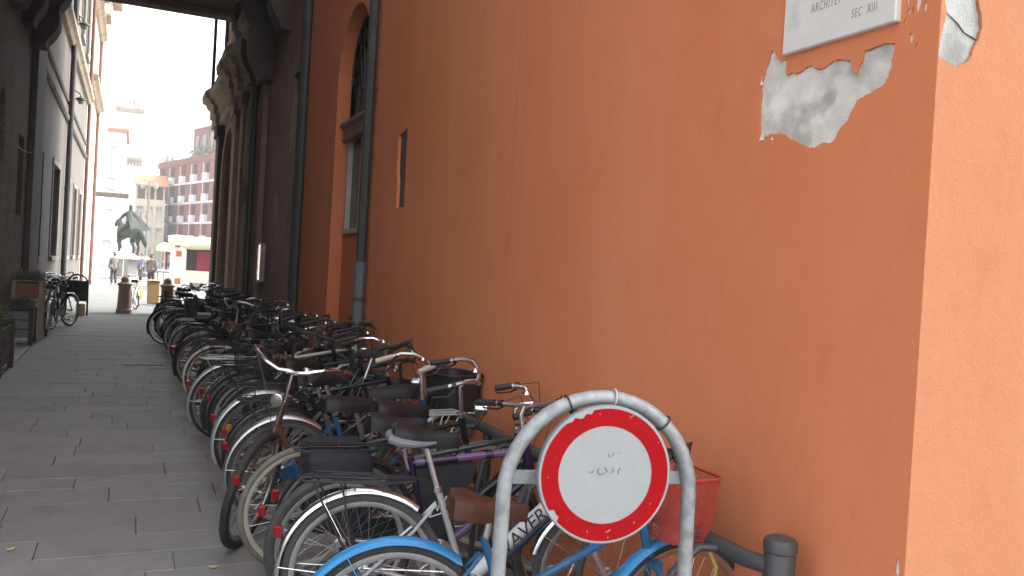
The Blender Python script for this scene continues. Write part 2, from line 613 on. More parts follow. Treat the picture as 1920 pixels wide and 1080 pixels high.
# alley paving: slabs in courses across the lane
pav = MB()
pav.add([(LX - 0.5, 1.76, -0.03), (W + 0.5, 1.76, -0.03), (W + 0.5, 24.3, -0.03), (LX - 0.5, 24.3, -0.03)], [(0, 1, 2, 3)])
pav_o = structure_mesh(pav, 'alley_pavement', M_JOINT)
rs = random.Random(5)
far = MB()
def slab_geo(x0, x1, y0, y1, z, c=0.004):
    d = [rs.uniform(-0.0022, 0.0022) for _ in range(4)]
    j = [rs.uniform(-0.0015, 0.0015) for _ in range(4)]
    o = [(x0 + j[0], y0 + j[1]), (x1 + j[2], y0 + j[3]), (x1 + j[1], y1 + j[0]), (x0 + j[3], y1 + j[2])]
    cx, cy = (x0 + x1) / 2, (y0 + y1) / 2
    i_ = [(p[0] + (c if p[0] < cx else -c), p[1] + (c if p[1] < cy else -c)) for p in o]
    v = [(*p, -0.03) for p in o] + [(*p, z - 0.005 + dd) for p, dd in zip(o, d)] + [(*p, z + dd) for p, dd in zip(i_, d)]
    f = [(8, 9, 10, 11)]
    for k in range(4):
        l = (k + 1) % 4
        f += [(k, l, 4 + l, 4 + k), (4 + k, 4 + l, 8 + l, 8 + k)]
    return v, f
y = 1.78
row = 0
while y < 24.25:
    dep = rs.uniform(0.30, 0.40)
    y1 = min(y + dep, 24.28)
    x = -1.42 - (0 if row % 2 else rs.uniform(0, 0.0))
    while x < W - 0.02:
        ln = rs.uniform(0.55, 1.15)
        x1 = x + ln
        if W - x1 < 0.3:
            x1 = W - 0.006
        v, f = slab_geo(x + 0.0015, x1 - 0.0015, y + 0.0015, y1 - 0.002, rs.uniform(-0.003, 0.003))
        if y < 11.2:
            MB().add(v, f).build('paving_slab', M_SLAB, pav_o, smooth=0, normals=False)
        else:
            far.add(v, f)
        x = x1
    y = y1
    row += 1
fo = far.build('distant_slabs', M_SLAB_FAR, pav_o, smooth=0, normals=False)
fo['kind'] = 'stuff'
# paler footway strip along the left wall
fw = MB()
fw.add([(LX - 0.5, 1.76, -0.028), (-1.424, 1.76, -0.028), (-1.424, 24.3, -0.028), (LX - 0.5, 24.3, -0.028)], [(0, 1, 2, 3)])
fw_o = structure_mesh(fw, 'footway', M_JOINT)
M_FOOT = mat('pale_footway_stone', (0.30, 0.295, 0.28), 0.75, var=0.15, scale=6, bump=0.3, bscale=80, rnd=0.08)
y = 9.0
while y < 24.2:
    y1 = y + rs.uniform(0.8, 1.3)
    v, f = slab_geo(LX + 0.005, -1.428, y + 0.003, min(y1, 24.28) - 0.003, 0.004)
    MB().add(v, f).build('paving_slab', M_FOOT, fw_o, smooth=0, normals=False)
    y = y1
# drain grate set in the paving
gt = thing('drain_grate', 'flat slotted metal drain grate set in the grey alley paving', 'drain grate', (0.24, 13.7, 0.004))
b = MB()
for yy in (-0.14, 0.13):
    b.box(-0.27, 0.27, yy, yy + 0.012, 0, 0.014)
for xx in (-0.27, 0.258):
    b.box(xx, xx + 0.012, -0.128, 0.13, 0, 0.0138)
b.build('frame', M_ZINC, gt, smooth=0)
M_GRATE = mat('worn_grate_steel', (0.20, 0.20, 0.198), 0.6, 0.3, var=0.2, scale=20)
for i in range(17):
    MB().box(-0.255 + i * 0.030, -0.255 + i * 0.030 + 0.018, -0.126, 0.128, 0.001, 0.011).build('slat', M_GRATE, gt, smooth=0)
t_ = MB().box(-0.02, 0.25, -0.36, -0.30, 0.0, 0.008)
t_.v = [(a + 0.24 + 0.1, b_ + 13.7 - 0.15, c + 0.003) for a, b_, c in t_.v]
tag(t_.build('inspection_cover', M_GRATE, smooth=0), 'small plain metal cover strip in the paving just before the drain grate', 'cover')
# litter on the stones
for nm, lab, (x, y), s, rz, c in (('leaf', 'small dry yellow leaf lying on the paving at far left foreground', (-0.51, 5.2), 0.02, 0.3, (0.55, 0.38, 0.12)),
                                 ('leaf', 'small dry ochre leaf on the paving beside the nearest bicycle wheels', (0.47, 4.66), 0.022, -0.2, (0.5, 0.33, 0.13))):
    o = tag(MB().grid([[(-s, -s * .35, 0.012), (0, -s * .5, 0.008), (s, -s * .2, 0.014)], [(-s, 0, 0.008), (0, 0, 0.006), (s * 1.1, 0, 0.008)], [(-s * .9, s * .3, 0.016), (0, s * .45, 0.010), (s, s * .25, 0.018)]]).build(nm, mat(nm + str(x), c, 0.8, var=0.2, scale=60), normals=False), lab, 'leaf')
    o.location = (x, y, 0)
    o.rotation_euler.z = rz

# piazza paving beyond the shade
g = MB()
g.add([(-80, 24.31, -0.008), (80, 24.31, -0.008), (80, 320, -0.008), (-80, 320, -0.008)], [(0, 1, 2, 3)])
structure_mesh(g, 'piazza_pavement', mat_brick('piazza_stone', (0.165, 0.167, 0.165), (0.145, 0.147, 0.145), (0.10, 0.10, 0.098), 1.4, 0.7, 'xy', 0.012, 0.2, 0.12))

# ------------------------------------------------------------------ orange corner building
ob = thing('orange_building', 'weathered orange plastered corner building filling the right side of the alley', 'building', (W + 2, 6, 0))
def child(o, parent):
    """parent while keeping world-space mesh coordinates"""
    o.parent = parent
    o.matrix_parent_inverse = Matrix.Translation(parent.location).inverted()
    return o

def ragged(poly, step, amp, seed):
    rr = random.Random(seed)
    out = []
    n = len(poly)
    for i in range(n):
        a, b_ = Vector(poly[i]), Vector(poly[(i + 1) % n])
        k = max(1, int((b_ - a).length / step))
        for j in range(k):
            p = a.lerp(b_, j / k)
            if j:
                p += Vector((rr.uniform(-amp, amp), rr.uniform(-amp, amp)))
            out.append((p.x, p.y))
    return out

patch1 = [(2.573, 2.531), (2.531, 2.482), (2.487, 2.471), (2.486, 2.418), (2.441, 2.413), (2.362, 2.429), (2.321, 2.405), (2.260, 2.421), (2.176, 2.407), (2.148, 2.354), (2.120, 2.427), (1.995, 2.425), (2.002, 2.351), (2.034, 2.298), (2.137, 2.267), (2.171, 2.206), (2.225, 2.147), (2.323, 2.129), (2.447, 2.174), (2.500, 2.204), (2.550, 2.210), (2.599, 2.192), (2.616, 2.250), (2.620, 2.423)]
patch1 = ragged(ragged(patch1, 0.022, 0.007, 3), 0.007, 0.0028, 9)
def blob(y, z, a, b_, seed, k=11):
    rr = random.Random(seed)
    return [(y + a * math.cos(2 * math.pi * i / k) * rr.uniform(0.6, 1.25), z + b_ * math.sin(2 * math.pi * i / k) * rr.uniform(0.7, 1.2)) for i in range(k)]
chips = [blob(1.957, 2.545, 0.006, 0.020, 1), blob(1.950, 2.512, 0.008, 0.009, 2), blob(1.916, 2.535, 0.010, 0.034, 3), blob(1.889, 2.510, 0.008, 0.016, 4), blob(1.934, 2.425, 0.008, 0.017, 5),
         blob(1.913, 2.393, 0.004, 0.014, 6), blob(1.933, 2.512, 0.004, 0.012, 7), blob(1.962, 2.480, 0.007, 0.012, 8), blob(1.876, 2.565, 0.009, 0.013, 9), blob(1.86, 0.80, 0.008, 0.03, 10)]
slit = [(7.26, 2.17), (7.50, 2.175), (7.505, 2.42), (7.535, 2.50), (7.545, 2.83), (7.28, 2.87)]
niche = arch(8.75, 10.25, -0.08, 4.54, 18)
sw = MB()
wall_face(sw, (W, 0, 0), (0, 1, 0), (-1, 0, 0), [(YC, -0.12), (12.75, -0.12), (12.75, 20.0), (YC, 20.0)],
          [patch1, slit, niche] + chips, [0.011, 0.030, 0.16] + [0.006] * len(chips))
child(sw.build('side_wall', M_ORANGE, None, smooth=0), ob)
patch2 = [(2.184, 2.72), (2.180, 2.600), (2.184, 2.518), (2.196, 2.485), (2.179, 2.422), (2.1745, 2.345), (2.208, 2.339), (2.255, 2.327), (2.299, 2.353), (2.339, 2.424), (2.352, 2.467), (2.328, 2.545), (2.33, 2.63), (2.29, 2.74)]
patch2 = ragged(ragged(patch2, 0.025, 0.005, 4), 0.008, 0.0025, 12)
fwm = MB()
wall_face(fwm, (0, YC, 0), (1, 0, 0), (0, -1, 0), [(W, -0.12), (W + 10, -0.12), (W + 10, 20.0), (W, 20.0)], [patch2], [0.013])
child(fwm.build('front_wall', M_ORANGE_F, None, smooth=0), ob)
# bare render behind the fallen coat, with real lumps
rp = random.Random(8)
def render_sheet(fn, s0, s1, t0, t1, d, amp):
    ns, ntt = int((s1 - s0) / 0.02), int((t1 - t0) / 0.02)
    return MB().grid([[fn(s0 + (s1 - s0) * i / ns, t0 + (t1 - t0) * j / ntt, d + rp.uniform(-amp, amp)) for j in range(ntt + 1)] for i in range(ns + 1)])
FS = Frame((W, 0, 0), (0, 1, 0), (-1, 0, 0))
FF = Frame((0, YC, 0), (1, 0, 0), (0, -1, 0))
child(render_sheet(FS, 1.97, 2.64, 2.10, 2.56, -0.0095, 0.0012).build('bare_patch', M_PLASTER, None, smooth=60, normals=False), ob)
child(render_sheet(FS, 1.845, 1.968, 2.36, 2.60, -0.0058, 0.0004).build('bare_patch', mat('chip_white', (0.62, 0.58, 0.52), 0.9, var=0.1, scale=30), None, smooth=60, normals=False), ob)
child(render_sheet(FF, 2.172, 2.37, 2.30, 2.76, -0.0115, 0.0012).build('bare_patch', M_PLASTER2, None, smooth=60, normals=False), ob)
child(render_sheet(FS, 1.84, 1.90, 0.74, 0.86, -0.0058, 0.0004).build('bare_patch', M_PLASTER, None, smooth=60, normals=False), ob)
# a crack across the corner patch
child(MB().tube([FF(2.195, 2.49, -0.009), FF(2.25, 2.465, -0.009), FF(2.285, 2.44, -0.009), FF(2.345, 2.425, -0.009)], [0.001, 0.0022, 0.0018, 0.003], 5).build('crack', M_STONE_DK, None), ob)
# curled flakes of lime wash at the patch's edge
M_FLAKE = mat('flake_white', (0.72, 0.66, 0.60), 0.9, var=0.1, scale=40)
for (yy, zz, w_, h_, sg) in ((2.590, 2.203, 0.024, 0.030, 1), (2.532, 2.193, 0.007, 0.022, 1), (2.611, 2.42, 0.007, 0.034, -1)):
    rows = []
    for i in range(6):
        t = i / 5
        rows.append([FS(yy + (k / 3 - 0.5) * w_ * (1 - 0.3 * t), zz - h_ * 0.5 + h_ * t, 0.001 + 0.009 * math.sin(t * 2.4 + 0.5 * k) * (1 - t * 0.5)) for k in range(4)])
    child(MB().grid(rows).build('paint_flake', M_FLAKE, None, normals=False), ob)
# niche: infill below, window with stone transom and iron lunette above
F_ = FS
nb = MB()
F_.slab(nb, 8.72, 10.28, -0.1, 2.0, -0.45, -0.15)
child(nb.build('niche_infill', M_ORANGE, None, smooth=0), ob)
nw = MB()
for a0, a1 in ((8.78, 8.85), (10.15, 10.22), (9.47, 9.53)):
    F_.slab(nw, a0, a1, 2.06, 3.10, -0.21, -0.14)
F_.slab(nw, 8.78, 10.22, 2.0, 2.058, -0.22, -0.12)
wo = child(nw.build('window', M_FRAME_LT, None, smooth=0), ob)
p = MB()
F_.slab(p, 8.75, 10.25, 2.01, 4.6, -0.28, -0.20)
child(p.build('pane', M_GLASS, None, smooth=0), wo)
tr = MB()
F_.moulding(tr, [(-0.19, 3.10), (-0.09, 3.10), (-0.07, 3.13), (-0.09, 3.16), (-0.09, 3.24), (-0.04, 3.28), (-0.04, 3.31), (-0.19, 3.32)], 8.76, 10.24)
child(tr.build('transom', M_STONE_BR, None, smooth=0), wo)
gr = MB()
cx_, cz_ = 9.5, 3.79
for k in range(9):
    a = math.pi * (k + 0.5) / 9
    gr.tube([F_(cx_ + 0.1 * math.cos(a), 3.34 + 0.1 * math.sin(a), -0.16), F_(cx_ + 0.40 * math.cos(a), 3.5 + 0.5 * math.sin(a), -0.16), F_(cx_ + 0.70 * math.cos(a), cz_ + 0.70 * math.sin(a), -0.16)], 0.012, 5)
    c0 = (cx_ + 0.52 * math.cos(a), 3.62 + 0.62 * math.sin(a))
    gr.tube([F_(c0[0] + 0.075 * math.cos(q), c0[1] + 0.075 * math.sin(q), -0.15) for q in [2 * math.pi * i / 10 for i in range(10)]], 0.009, 4, closed=True)
for rr_ in (0.3, 0.72):
    gr.tube([F_(cx_ + rr_ * math.cos(math.pi * i / 16), (3.36 if rr_ < 0.5 else cz_) + rr_ * math.sin(math.pi * i / 16), -0.16) for i in range(17)], 0.014, 5)
child(gr.build('iron_grille', M_IRON, None), wo)
sp_ = MB()
F_.slab(sp_, 7.2, 7.7, 2.1, 2.95, -0.20, -0.026)
child(sp_.build('slit_back', M_STONE_DK, None, smooth=0), ob)
cb = MB().box(W + 0.62, W + 9.9, YC + 0.6, 12.7, 0, 19.9)
child(cb.build('inner_masonry', M_STONE_BR, None, smooth=0), ob)
rf = MB().box(W - 0.55, W + 10.4, YC - 0.55, 12.72, 20.003, 20.25)
child(rf.build('roof', mat('roof_tile', (0.30, 0.14, 0.09), 0.9, var=0.3, scale=4), None, smooth=0), ob)

# marble plaque
pq = thing('stone_plaque', 'white marble plaque with incised lettering fixed high on the orange wall', 'plaque', (W, 2.235, 2.487))
M_MARBLE = mat('white_marble', (0.66, 0.645, 0.61), 0.5, var=0.09, scale=5, bump=0.08, bscale=40, dirt=((0.50, 0.485, 0.45), 4, 0.6))
MB().cbox(-0.022, 0.012, -0.255, 0.255, 0, 0.46, 0.004).build('slab', M_MARBLE, pq, smooth=0)
M_INCISED = mat('faded_incised_letters', (0.27, 0.26, 0.245), 0.8, var=0.3, scale=60)
for tx, y0, z0, sz in (('ARCHITET', 2.352, 2.605, 0.046), ('SEC  XIII', 2.162, 2.540, 0.042)):
    me = text_mesh(tx, sz, M_INCISED, 'lettering', 0.0003, 1.22, 0.08, 0.56)
    mw = Matrix(((0, 0, -1, -0.0228), (-1, 0, 0, y0 - 2.235), (0, 1, 0, z0 - 2.487), (0, 0, 0, 1)))
    link('lettering', me, pq, mw)

drainpipe('dark drainpipe with paler zinc foot, running down the orange wall beside the arched niche', W - 0.085, 8.36, 0, 16.9, 0.05, M_PIPE, 0.08, low=1.62, mlow=M_ZINC)
drainpipe('thick dark drainpipe at the far end of the orange wall', W - 0.06, 12.22, 0, 16.9, 0.075, M_PIPE, 0.06)

# ------------------------------------------------------------------ brown palazzo beyond the orange wall
RX = 2.25
pz = thing('brown_palazzo', 'brown stone palazzo with arched portals and heavy cornice beyond the orange wall', 'building', (RX + 2, 19, 0))
FR = Frame((RX, 0, 0), (0, 1, 0), (-1, 0, 0))
holes = [rect(14.95, 15.25, 2.32, 2.86), arch(17.7, 19.5, -0.05, 5.1, 14), arch(22.2, 24.9, -0.05, 5.05, 14), rect(13.5, 14.0, 3.4, 4.6), rect(20.0, 21.2, 7.6, 9.6), rect(23.2, 24.4, 7.6, 9.6)]
w2 = MB()
wall_face(w2, (RX, 0, 0), (0, 1, 0), (-1, 0, 0), [(12.8, -0.12), (26.2, -0.12), (26.2, 20.6), (12.8, 20.6)], holes, [0.3, 0.5, 0.5, 0.3, 0.3, 0.3])
child(w2.build('wall', M_STONE_BR, None, smooth=0), pz)
w3 = MB().box(RX + 0.62, RX + 9, 12.9, 26.198, -0.1, 20.55)
child(w3.build('inner_masonry', M_STONE_BR, None, smooth=0), pz)
w3 = MB()
w3.add([(RX, 26.2, -0.12), (RX + 9, 26.2, -0.12), (RX + 9, 26.2, 20.6), (RX, 26.2, 20.6)], [(0, 3, 2, 1)])
child(w3.build('end_wall', M_STONE_CR, None, smooth=0, normals=False), pz)
rf = MB().box(RX - 0.6, RX + 9.3, 12.82, 26.7, 20.603, 20.9)
child(rf.build('roof', MATS['roof_tile'], None, smooth=0), pz)
for a0, a1, mm, d in ((16.75, 17.35, M_STONE_BR, 0.10), (19.85, 20.35, M_STONE_BR, 0.12), (21.2, 21.85, M_STONE_CR, 0.14), (25.3, 26.1, M_STONE_DK, 0.16)):
    pl = MB()
    FR.slab(pl, a0, a1, -0.05, 5.35, -0.02, d)
    FR.slab(pl, a0 - 0.06, a1 + 0.06, -0.05, 0.7, -0.02, d + 0.05)
    FR.slab(pl, a0 - 0.05, a1 + 0.05, 5.05, 5.35, -0.02, d + 0.06)
    child(pl.build('pilaster', mm, None, smooth=0), pz)
co = MB()
FR.moulding(co, [(-0.02, 5.36), (0.16, 5.36), (0.16, 5.60), (0.22, 5.64), (0.22, 5.86), (0.30, 5.92), (0.34, 6.02), (0.44, 6.06), (0.46, 6.22), (0.30, 6.34), (-0.02, 6.36)], 16.7, 26.35)
child(co.build('cornice', M_STONE_CR, None, smooth=0), pz)
for a0, a1 in ((16.6, 17.45), (19.75, 20.45), (21.1, 21.95), (25.2, 26.42)):
    co = MB()
    FR.moulding(co, [(-0.02, 5.352), (0.28, 5.352), (0.28, 5.61), (0.34, 5.65), (0.34, 5.87), (0.42, 5.93), (0.46, 6.03), (0.56, 6.07), (0.58, 6.24), (0.42, 6.37), (-0.02, 6.39)], a0, a1)
    child(co.build('cornice_block', M_STONE_CR, None, smooth=0), pz)
co = MB()
FR.moulding(co, [(-0.02, 7.1), (0.10, 7.12), (0.16, 7.2), (0.18, 7.32), (-0.02, 7.36)], 16.7, 26.3)
child(co.build('string_course', M_STONE_CR, None, smooth=0), pz)
for a, d in ((18.6, 0.9), (23.55, 1.35)):
    ar = MB()
    cz = 5.1 - 0.9 if a < 20 else 5.05 - 1.35
    pts = [(a - d - 0.0, 0.0)] + [(a - d * math.cos(math.pi * i / 14), cz + d * math.sin(math.pi * i / 14)) for i in range(15)] + [(a + d, 0.0)]
    rows = []
    for (s, t) in pts:
        nx, nz = (s - a), (t - cz if t > 0.01 else 0)
        l = math.hypot(nx, nz)
        nx, nz = nx / l, nz / l
        k = 0.18
        rows.append([FR(s - nx * 0.002, t - nz * 0.002, -0.02), FR(s - nx * 0.002, t - nz * 0.002, 0.06), FR(s + nx * k * .5, t + nz * k * .5, 0.085), FR(s + nx * k, t + nz * k, 0.05), FR(s + nx * k, t + nz * k, -0.02)])
    ar.grid(rows)
    child(ar.build('arch_moulding', M_STONE_CR, None, smooth=0), pz)
    dr = MB()
    FR.slab(dr, a - d - 0.05, a + d + 0.05, -0.05, 5.2, -0.58, -0.46)
    do = child(dr.build('door', mat('red_brown_door', (0.085, 0.035, 0.028), 0.6, var=0.3, scale=8), None, smooth=0), pz)
    for s in (-1, 1):
        for t0, t1 in ((0.3, 1.3), (1.5, 2.9), (3.1, cz)):
            pn = MB()
            FR.slab(pn, a + s * d * 0.5 - d * 0.36, a + s * d * 0.5 + d * 0.36, t0, t1, -0.47, -0.43)
            child(pn.build('panel', MATS['red_brown_door'], None, smooth=0), do)
window(pz, Frame(FR.o - pz.location, FR.u, FR.n), 14.95, 15.25, 2.32, 2.86, 0.28, M_DARKWOOD, M_GLASS, 0.03, 0, 0)
window(pz, Frame(FR.o - pz.location, FR.u, FR.n), 13.5, 14.0, 3.4, 4.6, 0.28, M_DARKWOOD, M_GLASS, 0.04, 1, 1)
for a in (20.0, 23.2):
    window(pz, Frame(FR.o - pz.location, FR.u, FR.n), a, a + 1.2, 7.6, 9.6, 0.28, M_FRAME_LT, M_GLASS, 0.06, 1, 2, M_STONE_CR, M_STONE_CR)
drainpipe('black drainpipe between the portals of the brown palazzo', RX - 0.17, 17.45, 0, 17.5, 0.06, M_PIPE, 0.15)
drainpipe('slim black drainpipe at the sunlit far corner of the brown palazzo', RX - 0.10, 25.1, 6.4, 17.5, 0.05, M_PIPE, 0.1)
# glazed notice case fixed to the palazzo wall
nc = thing('notice_case', 'small glazed notice case with added bright strips imitating a reflection on the brown palazzo wall', 'notice case', (RX, 16.15, 1.25))
MB().cbox(-0.10, -0.002, -0.16, 0.16, 0, 0.70, 0.006).build('case', M_DARKWOOD, nc, smooth=0)
for yy in (-0.165, 0.153):
    MB().box(-0.112, -0.02, yy, yy + 0.012, 0.0, 0.70).build('glint_strip', M_CHROME, nc, smooth=0)  # bright strips added to imitate a white reflection on the case
MB().box(-0.106, -0.1005, -0.14, 0.14, 0.03, 0.67).build('glass', M_GLASS, nc, smooth=0)
# mast standing clear of the palazzo's far corner
mp = thing('slim_mast', 'slim dark metal mast on the palazzo cornice against the white sky', 'mast', (RX - 0.33, 26.0, 0))
MB().tube([(0, 0, 6.3), (0, 0, 13.5)], [0.05, 0.035], 8).build('pole', M_IRON, mp)
for z in (6.9, 7.6, 8.4):
    MB().tube([(0, 0, z), (0.32, -0.02, z)], 0.012, 6).build('strut', M_IRON, mp)

# ------------------------------------------------------------------ bridge over the alley
BZ = 6.72
br = thing('covered_bridge', 'dark covered bridge spanning the alley overhead on stone corbels', 'bridge', (0.2, 16.6, BZ))
M_BRIDGE = mat('bridge_plaster', (0.16, 0.105, 0.10), 0.9, var=0.2, scale=1.5, bump=0.3, bscale=20)
bb = MB().box(LX - 0.3 - 0.2, RX + 0.3 - 0.2, -2.9, 2.35, 0, 3.6)
bb.build('span', M_BRIDGE, br, smooth=0)
for yy in (-2.6, -1.2, 0.3):
    MB().box(LX - 0.2, RX - 0.2, yy, yy + 0.22, -0.14, -0.003).build('beam', M_STONE_DK, br, smooth=0)
ed = MB()
ed.prism([(2.05, -0.10), (2.42, -0.10), (2.50, -0.02), (2.50, 0.12), (2.36, 0.2), (2.36, -0.003), (2.05, -0.003)], lambda y_, z_: (LX - 0.2, y_, z_), lambda y_, z_: (RX - 0.2, y_, z_))
ed.build('edge_moulding', M_STONE_BR, br, smooth=0)
def corbel(x, y, sgn, w_, drop, out, m, nm='corbel'):
    prof = []
    for i in range(15):
        t = i / 14
        lobe = abs(math.sin(math.pi * (2.0 * t + 0.10)))
        prof.append((out * (0.30 + 0.58 * (1 - t) ** 0.8 + 0.16 * lobe), -drop * t))
    poly = [(-0.05, 0)] + prof + [(-0.05, -drop)]
    c = MB().prism(poly, lambda a, z_: (x + sgn * a, y - w_ / 2, z_), lambda a, z_: (x + sgn * a, y + w_ / 2, z_))
    c.build(nm, m, br, smooth=25)
corbel(RX - 0.2, -1.85, -1, 0.5, 1.25, 0.5, M_STONE_DK)
corbel(RX - 0.2, 1.6, -1, 0.6, 1.5, 0.62, M_STONE_DK)
corbel(RX - 0.2, 0.0, -1, 0.6, 1.75, 0.62, M_STONE_DK)
corbel(LX - 0.2, -1.4, 1, 0.55, 1.4, 0.55, M_STONE_DK)
corbel(LX - 0.2, 1.9, 1, 0.6, 1.3, 0.62, M_STONE_DK)
corbel(LX - 0.2, 0.2, 1, 0.5, 1.3, 0.5, M_STONE_DK)

# ------------------------------------------------------------------ left side of the alley
FL = Frame((LX, 0, 0), (0, 1, 0), (1, 0, 0))
L1Y = 3.6  # unseen near end, placed to darken the alley walls
b1 = thing('brick_building', 'dark brown brick building on the near left of the alley', 'building', (LX - 2, 13, 0))
h1 = [arch(14.55, 15.15, 2.9, 4.0, 8), rect(17.0, 17.8, 2.2, 3.6), rect(10.5, 11.3, 2.2, 3.6)]
m_ = MB()
wall_face(m_, (LX, 0, 0), (0, 1, 0), (1, 0, 0), [(L1Y, -0.12), (18.5, -0.12), (18.5, 20.5), (L1Y, 20.5)], h1, [0.3, 0.3, 0.3])
child(m_.build('wall', M_BRICK_L, None, smooth=0), b1)
m_ = MB().box(LX - 9, LX - 0.42, L1Y + 0.01, 18.48, -0.1, 20.45)
child(m_.build('inner_masonry', M_STONE_BR, None, smooth=0), b1)
m_ = MB().box(LX - 9, LX - 0.001, L1Y - 0.3, L1Y - 0.001, -0.1, 20.5)
child(m_.build('end_wall', M_BRICK_L, None, smooth=0), b1)
m_ = MB().box(LX - 9, LX + 0.5, L1Y - 0.5, 18.5, 20.503, 20.8)
child(m_.build('roof', MATS['roof_tile'], None, smooth=0), b1)
for (a0, a1, t0, t1) in ((14.55, 15.15, 2.9, 4.0), (17.0, 17.8, 2.2, 3.6), (10.5, 11.3, 2.2, 3.6)):
    window(b1, Frame(FL.o - b1.location, FL.u, FL.n), a0, a1, t0, t1, 0.28, M_DARKWOOD, M_GLASS, 0.05, 1, 1)
m_ = MB()
FL.slab(m_, 18.5, 20.15, -0.12, 20.4, -0.4, 0.10)
child(m_.build('buttress', M_STONE_DK, None, smooth=0), b1)  # dark colour carries the bridge's shade on this column

b2 = thing('grey_palazzo', 'grey rendered palazzo with string courses and tall framed windows on the left', 'building', (LX - 2, 29, 0))
wins = [(20.55, 21.6), (23.9, 25.9), (28.7, 30.2), (32.2, 33.6), (35.3, 36.7)]
h2 = [rect(a, b_, 1.45, 3.75) for a, b_ in wins] + [rect(a, b_, 8.9, 11.2) for a, b_ in wins[1:]]
m_ = MB()
wall_face(m_, (LX, 0, 0), (0, 1, 0), (1, 0, 0), [(20.16, -0.12), (38.3, -0.12), (38.3, 15), (20.16, 15)], h2, [0.32] * len(h2))
child(m_.build('wall', M_PLA_GREY, None, smooth=0), b2)
child(MB().box(LX - 9, LX - 0.42, 20.2, 38.28, -0.1, 14.9).build('inner_masonry', M_STONE_BR, None, smooth=0), b2)
child(MB().box(LX - 9, LX + 0.6, 20.0, 38.3, 15.003, 15.3).build('roof', MATS['roof_tile'], None, smooth=0), b2)
FL2 = Frame(FL.o - b2.location, FL.u, FL.n)
for i, (a, b_) in enumerate(wins):
    window(b2, FL2, a, b_, 1.45, 3.75, 0.3, M_DARKWOOD if i == 0 else M_SURR, M_GLASS, 0.06, 1, 2, M_SURR, None if i == 0 else M_SURR)
    if i:
        window(b2, FL2, a, b_, 8.9, 11.2, 0.3, M_SURR, M_GLASS, 0.06, 1, 2, M_SURR, M_SURR)
for t0, prof in ((5.30, [(-0.02, 0), (0.05, 0), (0.09, 0.06), (0.09, 0.12), (-0.02, 0.14)]), (5.84, [(-0.02, 0), (0.04, 0), (0.07, 0.06), (-0.02, 0.1)]), (7.45, [(-0.02, 0), (0.10, 0), (0.16, 0.1), (0.24, 0.16), (0.24, 0.3), (-0.02, 0.34)])):
    m_ = MB()
    FL.moulding(m_, [(d, t0 + z) for d, z in prof], 20.2, 38.25)
    child(m_.build('string_course', M_PLA_GREY if t0 < 7 else M_STONE_CR, None, smooth=0), b2)
drainpipe('dark drainpipe down the grey palazzo between its tall windows', LX + 0.11, 27.6, 0, 14.9, 0.075, M_PIPE, -0.1)
drainpipe('red brown drainpipe at the junction of the grey and the cream left buildings', LX + 0.09, 38.2, 0, 14.9, 0.07, M_PIPE_RED, -0.08)

b3 = thing('cream_house', 'narrow cream rendered house beyond the grey palazzo on the left', 'building', (LX - 2, 43, 0))
h3 = [rect(a, a + 1.1, t, t + 1.9) for a in (39.6, 43.3) for t in (1.3, 5.2, 9.3)]
m_ = MB()
wall_face(m_, (LX, 0, 0), (0, 1, 0), (1, 0, 0), [(38.32, -0.12), (47.2, -0.12), (47.2, 16), (38.32, 16)], h3, [0.3] * 6)
child(m_.build('wall', M_PLA_CREAM, None, smooth=0), b3)
child(MB().box(LX - 9, LX - 0.42, 38.4, 47.1, -0.1, 15.9).build('inner_masonry', M_STONE_BR, None, smooth=0), b3)
child(MB().box(LX - 9, LX + 0.6, 38.31, 47.2, 16.003, 16.3).build('roof', MATS['roof_tile'], None, smooth=0), b3)
FL3 = Frame(FL.o - b3.location, FL.u, FL.n)
for a in (39.6, 43.3):
    for t in (1.3, 5.2, 9.3):
        window(b3, FL3, a, a + 1.1, t, t + 1.9, 0.28, M_FRAME_LT, M_GLASS, 0.06, 1, 2, M_FRAME_LT, M_FRAME_LT)
for t0 in (8.4, 11.9):
    m_ = MB()
    FL.moulding(m_, [(-0.02, t0), (0.12, t0), (0.22, t0 + 0.12), (0.34, t0 + 0.18), (0.34, t0 + 0.34), (-0.02, t0 + 0.4)], 38.4, 47.15)
    child(m_.build('string_course', M_STONE_CR, None, smooth=0), b3)
for a in (40.15, 43.85):
    m_ = MB()
    FL.slab(m_, a - 0.9, a + 0.9, 12.303, 12.40, -0.02, 0.55)
    for i in range(9):
        FL.slab(m_, a - 0.85 + i * 0.2, a - 0.82 + i * 0.2, 12.4, 13.2, 0.48, 0.51)
    FL.slab(m_, a - 0.88, a + 0.88, 13.2, 13.25, 0.46, 0.53)
    child(m_.build('balcony', M_STONE_CR, None, smooth=0), b3)
drainpipe('slender red brown drainpipe at the far edge of the cream house', LX + 0.08, 46.9, 0, 15.9, 0.075, M_PIPE_RED, -0.07)

b4 = thing('white_house', 'bright sunlit white house at the end of the left side', 'building', (LX - 2, 60, 0))
h4 = [rect(a, a + 1.3, t, t + 2.0) for a in (49.5, 54, 58.5, 63) for t in (0.9, 5.0, 9.0, 20.0)]
m_ = MB()
wall_face(m_, (LX - 0.1, 0, 0), (0, 1, 0), (1, 0, 0), [(47.21, -0.12), (68, -0.12), (68, 19), (47.21, 19)], h4, [0.25] * len(h4))
child(m_.build('wall', M_PLA_WHITE, None, smooth=0), b4)
child(MB().box(LX - 9, LX - 0.5, 47.3, 67.9, -0.1, 18.9).build('inner_masonry', M_PLA_WHITE, None, smooth=0), b4)
child(MB().box(LX - 9, LX + 0.5, 47.21, 68.4, 19.003, 19.3).build('roof', MATS['roof_tile'], None, smooth=0), b4)
F4 = Frame((LX - 0.1 - b4.location.x, -b4.location.y, 0), (0, 1, 0), (1, 0, 0))
